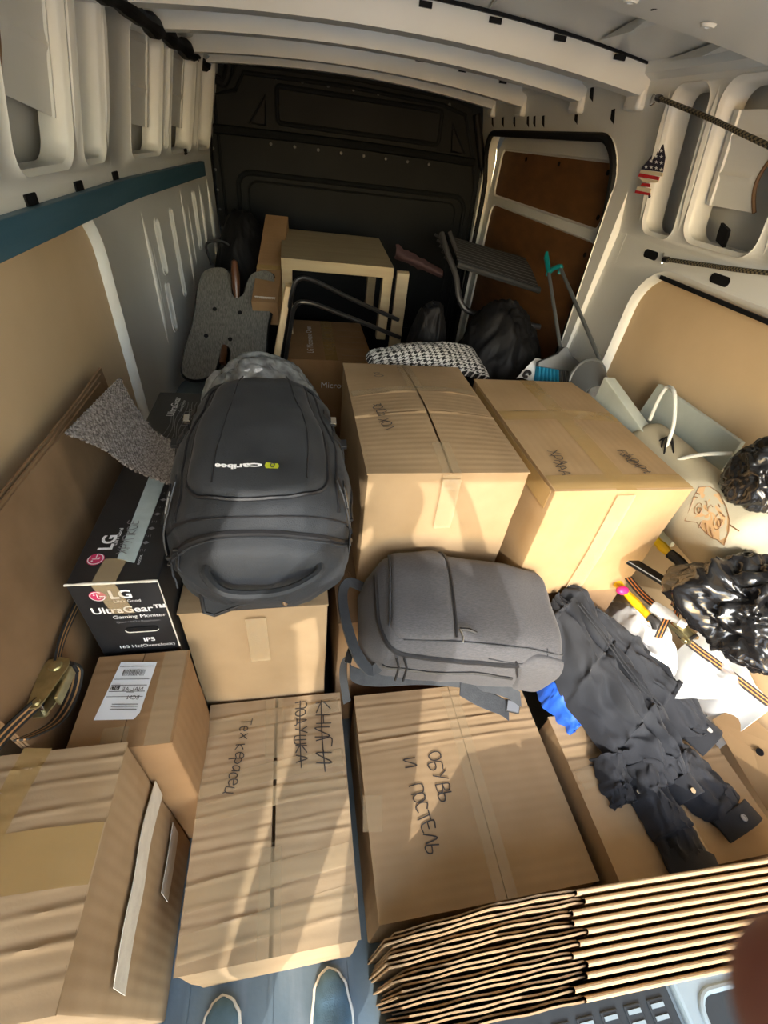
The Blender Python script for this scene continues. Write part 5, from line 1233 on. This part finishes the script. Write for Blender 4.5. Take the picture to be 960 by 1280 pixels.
# ================================================================== things deep in the load bay
# birch side table
tb = thing('side_table', 'small birch side table standing on the load, at the bulkhead end', 'table', (.21, 2.68, .80))
tl0, tr0 = PX(351, 322, y=2.42), PX(493, 335, y=2.42)
wv = (tr0-tl0); Wt = wv.length; wx = wv.normalized()
bk = V((.0, .995, .07)); bk = (bk-wx*bk.dot(wx)).normalized(); up = wx.cross(bk).normalized()
TH = .05; ct = (tl0+tr0)/2+bk*Wt*.5
MB().ob(ct-up*TH/2, wx*Wt/2, bk*Wt/2, up*TH/2).build('table_top', M['birch'], tb, smooth=False, bevel=.0015)
for sx, sy in ((-1, -1), (1, -1), (1, 1), (-1, 1)):
    MB().ob(ct+wx*sx*(Wt/2-.026)+bk*sy*(Wt/2-.026)-up*(TH+.158), wx*.025, bk*.025, up*.158).build('leg', M['birch'], tb, smooth=False, bevel=.0015)
# dark tubular frame in front of the table
tf = thing('tube_frame', 'black bent steel tube frame leaning in front of the birch table', 'frame', (.2, 2.1, .80))
MB().tube(smooth_path([PX(352, 452, y=2.09), PX(360, 400, y=2.08), PX(364, 372, y=2.05), PX(372, 350, y=2.05), PX(392, 351, y=2.06), PX(440, 374, y=2.10), PX(498, 400, y=2.16)], 8), .0095, 10).build('tube', M['steel_b'], tf)
MB().tube(smooth_path([PX(356, 455, y=2.03), PX(364, 405, y=2.02), PX(369, 383, y=2.00), PX(385, 378, y=2.00), PX(430, 394, y=2.04), PX(500, 422, y=2.10)], 8), .0095, 10).build('tube', M['steel_b'], tf)
a, b = PX(361, 356, y=2.10), PX(345, 450, y=2.02); d = (a-b)/2
MB_ = MB().ob((a+b)/2, V((.014, 0, 0)), V((0, .02, .004)), d); tag(MB_.build('wood_batten', M['pine'], smooth=False, bevel=.002), 'narrow pine batten leaning left of the tube frame', 'batten')
a, b = PX(504, 340, y=2.50), PX(500, 392, y=2.44); d = (a-b)/2
b = V((b.x-.02, b.y-.02, .0)); d = (a-b)/2; MB_ = MB().ob((a+b)/2, V((.032, 0, 0)), V((0, .012, .004)), d); tag(MB_.build('wood_board', M['birch'], smooth=False, bevel=.002), 'pale board end standing right of the birch table', 'board')
# carpeted cat-tree board
ct_ = thing('cat_tree_board', 'grey carpeted cat-tree board with rounded lobes and bolt holes', 'board', (-.33, 2.25, .70))
p00, p10, p01 = PX(226, 466, y=2.03), PX(330, 462, y=2.03), PX(245, 340, y=2.45)
eu, ev = (p10-p00), (p01-p00); ev = ev*1.02
lob = [(.0, .06), (.02, .0), (.10, -.05), (.24, -.06), (.38, -.02), (.42, .08), (.45, .20), (.50, .24), (.56, .20), (.58, .06), (.66, -.02), (.82, -.03), (.96, .02), (1.0, .12), (.985, .35), (.99, .5), (1.02, .70), (1.02, .86), (.97, .96), (.86, .99), (.72, .96), (.66, .86), (.64, .76), (.58, .72), (.50, .74), (.47, .82), (.44, .94), (.34, 1.02), (.18, 1.02), (.08, .96), (.05, .80), (.06, .62), (.05, .45), (.01, .25)]
lob = [(p_.x, p_.y) for p_ in smooth_path([V((a, b, 0)) for a, b in lob+lob[:1]], 4)[:-1]]
bn = eu.cross(ev).normalized(); bn = bn if bn.z > 0 else -bn
bf = lambda a, b, d: p00+eu*a+ev*b-bn*d
MB().poly([lob], bf, .022).build('carpet_face', M['carpet'], ct_, bevel=.004)
MB().tube([bf(a, b, .016) for a, b in lob], .010, 6, closed=True).build('dark_edge', M['rubber'], ct_)
for a, b in ((.30, .60), (.62, .56), (.24, .34), (.54, .30)): MB().lathe([(0, 0), (.010, 0), (.010, .002), (0, .002)], bf(a, b, -.001), bn, 12).build('bolt_hole', M['rubber'], ct_)
MB().lathe([(0, 0), (.012, 0), (.018, .05), (.019, .10), (.014, .15), (0, .16)], PX(296, 372, y=2.32), V((.0, .3, .9)), 14).build('turned_post', M['wood_d'], ct_)
MB().lathe([(0, 0), (.014, 0), (.016, .06), (.012, .09), (0, .09)], PX(277, 452, y=2.06)-bn*.015, ev.normalized(), 14).build('turned_post', M['wood_d'], ct_)
# houndstooth cushion
def hc(u, v):
    a = lerp(PX(462, 446, y=1.70), PX(470, 470, y=1.60), v); b = lerp(PX(586, 440, y=1.80), PX(606, 474, y=1.62), v); p = lerp(a, b, u)
    return p+V((0, 0, .050*math.sin(math.pi*u)**.5*math.sin(math.pi*(.22+.6*v))-.012+.008*nz((u*5, v*3, 0), 1.5)))
tag(MB().grid(hc, 40, 24, th=.03).build('houndstooth_cushion', M['hound'], ang=60), 'black and white houndstooth cushion behind the left tall carton', 'cushion')
# folding chair
fc = thing('folding_chair', 'folded garden chair with grey tube frame and dark striped seat, near the side door', 'chair', (.95, 2.4, .80))
MB().tube(smooth_path([PX(552, 292, y=2.55), PX(560, 318, y=2.45), PX(570, 345, y=2.38), PX(574, 372, y=2.33), (PX(584, 388, y=2.30)), PX(610, 396, y=2.28), PX(650, 404, y=2.26), PX(688, 411, y=2.24)], 8), .014, 10).build('frame_tube', M['steel_g'], fc)
MB().tube(smooth_path([PX(562, 290, y=2.60), PX(575, 325, y=2.52), PX(585, 332, y=2.5), PX(640, 352, y=2.48), PX(690, 372, y=2.46)], 8), .011, 10).build('frame_tube', M['steel_g'], fc)
qa = [PX(572, 330, y=2.42), PX(690, 368, y=2.36), PX(684, 330, y=2.62), PX(566, 296, y=2.72)]
def seat(u, v): p = lerp(lerp(qa[0], qa[1], u), lerp(qa[3], qa[2], u), v); return p+V((0, 0, .010*math.sin(math.pi*v)))
ms_ = mat('striped_sling', (.02, .02, .022), .8); t_ = ms_.node_tree; tc_ = t_.nodes.new('ShaderNodeTexCoord'); mp_ = t_.nodes.new('ShaderNodeMapping'); mp_.inputs['Scale'].default_value = (0, 5, 0)
wv_ = t_.nodes.new('ShaderNodeTexWave'); wv_.inputs['Scale'].default_value = .7; wv_.bands_direction = 'Y'; rp_ = t_.nodes.new('ShaderNodeValToRGB'); rp_.color_ramp.elements[0].position = .90; rp_.color_ramp.elements[0].color = (.02, .02, .022, 1); rp_.color_ramp.elements[1].position = .97; rp_.color_ramp.elements[1].color = (.13, .13, .13, 1)
t_.links.new(tc_.outputs['UV'], mp_.inputs[0]); t_.links.new(mp_.outputs[0], wv_.inputs['Vector']); t_.links.new(wv_.outputs['Fac'], rp_.inputs[0]); t_.links.new(rp_.outputs[0], t_.nodes['Principled BSDF'].inputs['Base Color'])
mb = MB().grid(seat, 30, 20, th=.008); mb.build('seat_sling', ms_, fc)
MB().tube([seat(k/12, 0) for k in range(13)], .016, 10).build('seat_hem', M['nylon'], fc)
for k in range(5): MB().tube([PX(549+3*k, 296+7*k, y=2.55-.02*k)+V((-.025, 0, .008)), PX(549+3*k, 296+7*k, y=2.55-.02*k)+V((.022, 0, -.01))], .007, 6).build('sling_loop', M['nylon_d'], fc)
# dusty pink cloth
def pk(u, v): p = lerp(PX(494, 314, y=2.75), PX(552, 342, y=2.66), u); return p+V((.0, 0, .03))*(1-2*v)*(1-.5*u)+V((0, .0, .012*nz((u*6, v*4, 0), 1.5)))+V((0, -.03*math.sin(math.pi*v), 0))
tag(MB().grid(pk, 20, 8, th=.006).build('pink_cloth', M['pink'], ang=80), 'dusty pink folded cloth in the dark right of the table', 'cloth')
# broom and long-handled dustpan
br = thing('broom', 'broom with grey stick, teal end cap and blue bristles by the side door', 'broom', (1.05, 1.72, .80))
bt, bbm = PX(683, 322, x=1.10), PX(703, 452, x=1.085)
MB().tube([lerp(bt, bbm, k/10) for k in range(11)], .0075, 8).build('stick', M['grey_pl'], br)
MB().tube([bt+V((0, .012, .02)), bt, lerp(bt, bbm, .16)], [.006, .0115, .010], 10).build('end_cap', M['teal'], br)
hd = V((.098, -.028, .0)); nb = V((0, -.45, -.9))
loop = [(-1, -.02), (-.3, .035), (-.08, .075), (.08, .075), (.3, .035), (1, -.02), (1, -.045), (-1, -.045)]
MB().poly([loop], lambda a, b, d: bbm+hd*a*1.0+V((0, .35, .9)).normalized()*(b*.75+.0)+V((0, -.9, .35))*(d-.012), .024).build('head', M['grey_pl'], br, smooth=False, bevel=.003)
for i in range(13):
    mbt = MB(); 
    for j in range(3):
        o_ = bbm+hd*((i-6)/6.5)*.95+V((0, -.012+.012*j, -.03)); mbt.tube([o_, o_+V(((i-6)*.0016, -.035, -.035)), o_+V(((i-6)*.003, -.055, -.062))], [.0055, .006, .005], 6)
    mbt.build('bristle_tuft', M['teal_br'] if i < 6 else M['grey_pl'], br)
dp = thing('dustpan', 'long-handled grey dustpan with teal grip next to the broom', 'dustpan', (1.12, 1.45, .80))
ht, hbm = PX(701, 336, x=1.13), PX(750, 450, x=1.145)
MB().tube([lerp(ht, hbm, k/10) for k in range(11)], .0075, 8).build('stick', M['grey_pl'], dp)
MB().tube(smooth_path([ht-V((0, 0, .02)), ht+V((0, .005, .008)), PX(690, 337, x=1.11), PX(684, 345, x=1.10)], 5), .0095, 10).build('grip', M['teal'], dp)
def pan(u, v):
    a = math.pi*u; c = PX(742, 484, x=1.10); w_ = V((.0, 0, 0))
    r_ = .085*(1-.15*v); return c+V((.075*math.cos(a)*(1-.2*v), -.10*v+.05, .0))+V((0, .25, .97))*(r_*math.sin(a)*(.95-.55*v))
MB().grid(pan, 20, 12, th=.004).build('hood', M['grey_pl'], dp)
MB().tube([pan(k/16, 0) for k in range(17)], .006, 8).build('rim', M['grey_pl'], dp)
# white carrier sheet with black print behind the broom
q = [PX(652, 472, y=1.60), PX(676, 446, y=1.68), PX(722, 466, y=1.66), PX(716, 480, y=1.58)]
cs_ = thing('carrier_bag', 'white printed carrier bag under the broom bristles', 'bag', q[0])
def cbf(u, v): p = lerp(lerp(q[0], q[3], u), lerp(q[1], q[2], u), v); return p+V((0, .04, -.02+.01*nz((u*4, v*4, 0), 1.2)))
MB().grid(cbf, 16, 10, th=.002).build('sheet', M['paper'], cs_)
MB().tube([cbf(.12+.05*math.cos(a), .2+.14*math.sin(a))+V((0, -.006, .004)) for a in [k*.5 for k in range(12)]], .006, 6).build('printed_motif', M['ink'], cs_)

# ================================================================== rear sill: mat, sill well
sm = thing('step_mat', 'black ribbed rubber step mat at the rear sill', 'mat', (.72, -.20, 0))
MB().bx(.36, .93, -.30, -.045, 0, .012).build('base', M['mat_rub'], sm, smooth=False, bevel=.004)
for k in range(8):
    x = .405+.068*k
    rb_ = MB().bx(x-.024, x+.024, -.28, -.085, .012, .017).build('tread_block', M['mat_rub'], sm, smooth=False, bevel=.003)
    for j in range(9): MB().bx(x-.018, x+.018, -.27+.021*j, -.262+.021*j, .017, .020).build('tread_rib', M['metal_bl'], rb_, smooth=False)
sw = struct(MB().bx(.94, 1.24, -.35, -.02, 0, .03).build('trim_5', M['metal_bl'], smooth=False, bevel=.01), 'painted sill step at the rear right')
MB().poly([rrect(.99, 1.20, -.33, -.10, .04, 5)], lambda x, y, d: V((x, y, .031+d)), .001).build('sill_recess', M['mat_rub'], sw, smooth=False)
MB().tube([V((p_[0], p_[1], .032)) for p_ in rrect(.985, 1.205, -.335, -.095, .045, 5)], .008, 8, closed=True).build('sill_lip', M['metal_bl'], sw)
# latch plate at the left sill
lt = thing('door_latch', 'small metal latch on the floor below the large carton', 'latch', (-.33, -.01, 0))
MB().bx(-.375, -.300, -.06, .03, 0, .02).build('plate', M['metal_bl'], lt, smooth=False, bevel=.004)
MB().lathe([(0, 0), (.022, 0), (.020, .018), (.008, .024), (0, .024)], (-.340, -.01, .02), (0, 0, 1), 16).build('striker', M['plastic_b'], lt)
MB().tube([V((-.34+.03*math.cos(a), -.01+.03*math.sin(a), .024)) for a in [k*math.pi/8 for k in range(9)]], .005, 8).build('hook', M['chrome'], lt)

# ================================================================== photographer
def shoe(xc, yt, rot, parent):
    L = .29
    def fn(u, v):
        t = v; a = u*2*math.pi
        hw = curve([(0, .004), (.04, .024), (.12, .038), (.30, .047), (.55, .040), (.8, .034), (.95, .030), (1, .008)], t)[0]
        h = curve([(0, .012), (.06, .034), (.2, .050), (.4, .070), (.6, .088), (.9, .092), (1, .06)], t)[0]
        x = hw*math.copysign(abs(math.cos(a))**.8, math.cos(a)); z = .012+h*max(0, math.sin(a))**.75 if math.sin(a) > 0 else .010+.010*math.sin(a)
        p = V((x+.006*math.sin(t*3), -t*L, z)); return Matrix.Rotation(rot, 3, 'Z') @ p + V((xc, yt, 0))
    s_ = MB().grid(fn, 32, 30, closed=True).build('shoe', M['denim_shoe'], parent)
    pts = []
    for k in range(41):
        t = .45*abs(k-20)/20; hw = curve([(0, .004), (.04, .025), (.12, .0395), (.30, .0485), (.55, .0415)], t)[0]
        pts.append(Matrix.Rotation(rot, 3, 'Z') @ V(((1 if k > 20 else -1)*hw+.006*math.sin(t*3), -t*L+.002, .014)) + V((xc, yt, 0)))
    MB().tube(pts, .0042, 6).build('piping', M['piping'], s_)
per = thing('person', 'photographer in blue canvas shoes with pale piping, standing at the rear edge', 'person', (-.09, -.22, 0))
shoe(-.212, .088, -.05, per); shoe(.045, .096, -.02, per)
J = {'pel': (-.09, -.30, .93, .15), 'abd': (-.09, -.31, 1.10, .14), 'che': (-.09, -.31, 1.30, .155), 'neck': (-.09, -.29, 1.47, .055), 'chin': (-.09, -.27, 1.54, .06), 'head': (-.09, -.26, 1.62, .088), 'crown': (-.09, -.265, 1.70, .065)}
E_ = [('pel', 'abd'), ('abd', 'che'), ('che', 'neck'), ('neck', 'chin'), ('chin', 'head'), ('head', 'crown')]
for s_, sx in (('l', -1), ('r', 1)):
    fx = -.212 if sx < 0 else .045
    J.update({'hip'+s_: (-.09+sx*.09, -.29, .86, .10), 'kn'+s_: (lerp(-.09+sx*.10, fx, .6), -.20, .48, .065), 'an'+s_: (fx, -.15, .10, .045)})
    E_.extend([('pel', 'hip'+s_), ('hip'+s_, 'kn'+s_), ('kn'+s_, 'an'+s_)])
    J.update({'sh'+s_: (-.09+sx*.175, -.31, 1.40, .062), 'el'+s_: (-.09+sx*.36, -.22, 1.22, .046)})
    E_.extend([('che', 'sh'+s_), ('sh'+s_, 'el'+s_)])
J.update({'wrl': (-.105, -.155, 1.54, .028), 'wrr': (.135, -.150, 1.54, .028), 'pal': (-.075, -.105, 1.60, .026), 'par': (.092, -.098, 1.605, .026)})
E_ += [('ell', 'wrl'), ('elr', 'wrr'), ('wrl', 'pal'), ('wrr', 'par')]
for i in range(4):   # left-hand fingers curled round the phone edge
    o_ = V((-.062, -.088, 1.612+.016*i)); J.update({f'fl{i}a': (*(o_+V((-.010, .016, .012))), .0085), f'fl{i}b': (*(o_+V((.008, .022, .014))), .008)}); E_ += [('pal', f'fl{i}a'), (f'fl{i}a', f'fl{i}b')]
J.update({'tla': (-.055, -.115, 1.64, .010), 'tlb': (-.025, -.112, 1.665, .009)}); E_ += [('pal', 'tla'), ('tla', 'tlb')]
def cp(u_, v_, dist):
    d = _r2*(u_-480)+_d2*(v_-640)+_fw*F_PX; return CAM+d.normalized()*dist
f0, f1 = cp(1045, 1340, .070), cp(992, 1160, .062)
J.update({'fra': (.088, -.045, 1.615, .0095), 'frb': (*f0, .0088), 'frc': (*f1, .0078)}); E_ += [('par', 'fra'), ('fra', 'frb'), ('frb', 'frc')]
for i in range(3):
    o_ = V((.086, -.085, 1.600-.015*i)); J.update({f'fr{i}x': (*(o_+V((.012, .010-.012*i, .006))), .0088), f'fr{i}y': (*(o_+V((-.008, .014-.012*i, .010))), .008)}); E_ += [('par', f'fr{i}x'), (f'fr{i}x', f'fr{i}y')]
J.update({'tra': (.078, -.11, 1.635, .010), 'trb': (.045, -.105, 1.66, .009)}); E_ += [('par', 'tra'), ('tra', 'trb')]
names = list(J); idx = {n_: i for i, n_ in enumerate(names)}
me = bpy.data.meshes.new('body'); po = WL[per.name]
me.from_pydata([V(J[n_][:3])-po for n_ in names], [(idx[a], idx[b]) for a, b in E_], [])
bo = bpy.data.objects.new('body', me); COL.objects.link(bo)
md = bo.modifiers.new('skin', 'SKIN'); 
if not me.skin_vertices: 
    bm_ = bmesh.new(); bm_.from_mesh(me); bm_.verts.layers.skin.verify(); bm_.to_mesh(me); bm_.free()
for i, n_ in enumerate(names):
    sv = me.skin_vertices[0].data[i]; sv.radius = (J[n_][3],)*2; sv.use_root = (n_ == 'pel')
md2 = bo.modifiers.new('sub', 'SUBSURF'); md2.levels = md2.render_levels = 2
dg = bpy.context.evaluated_depsgraph_get(); em = bpy.data.meshes.new_from_object(bo.evaluated_get(dg))
bpy.data.objects.remove(bo)
em.materials.clear()
for m_ in ('skin', 'nylon', 'jean', 'hair'): em.materials.append(M[m_])
for p_ in em.polygons:
    c = p_.center+po; p_.use_smooth = True
    hand = c.y > -.14 and c.z > 1.44 and abs(c.x) < .16
    p_.material_index = 0 if hand or c.z > 1.45 and abs(c.x+.09) < .1 else (2 if c.z < .98 else 1)
    if c.z > 1.64 and c.y < -.20 and abs(c.x+.09) < .12: p_.material_index = 3
bo = bpy.data.objects.new('body', em); COL.objects.link(bo); bo.parent = per; WL[bo.name] = po
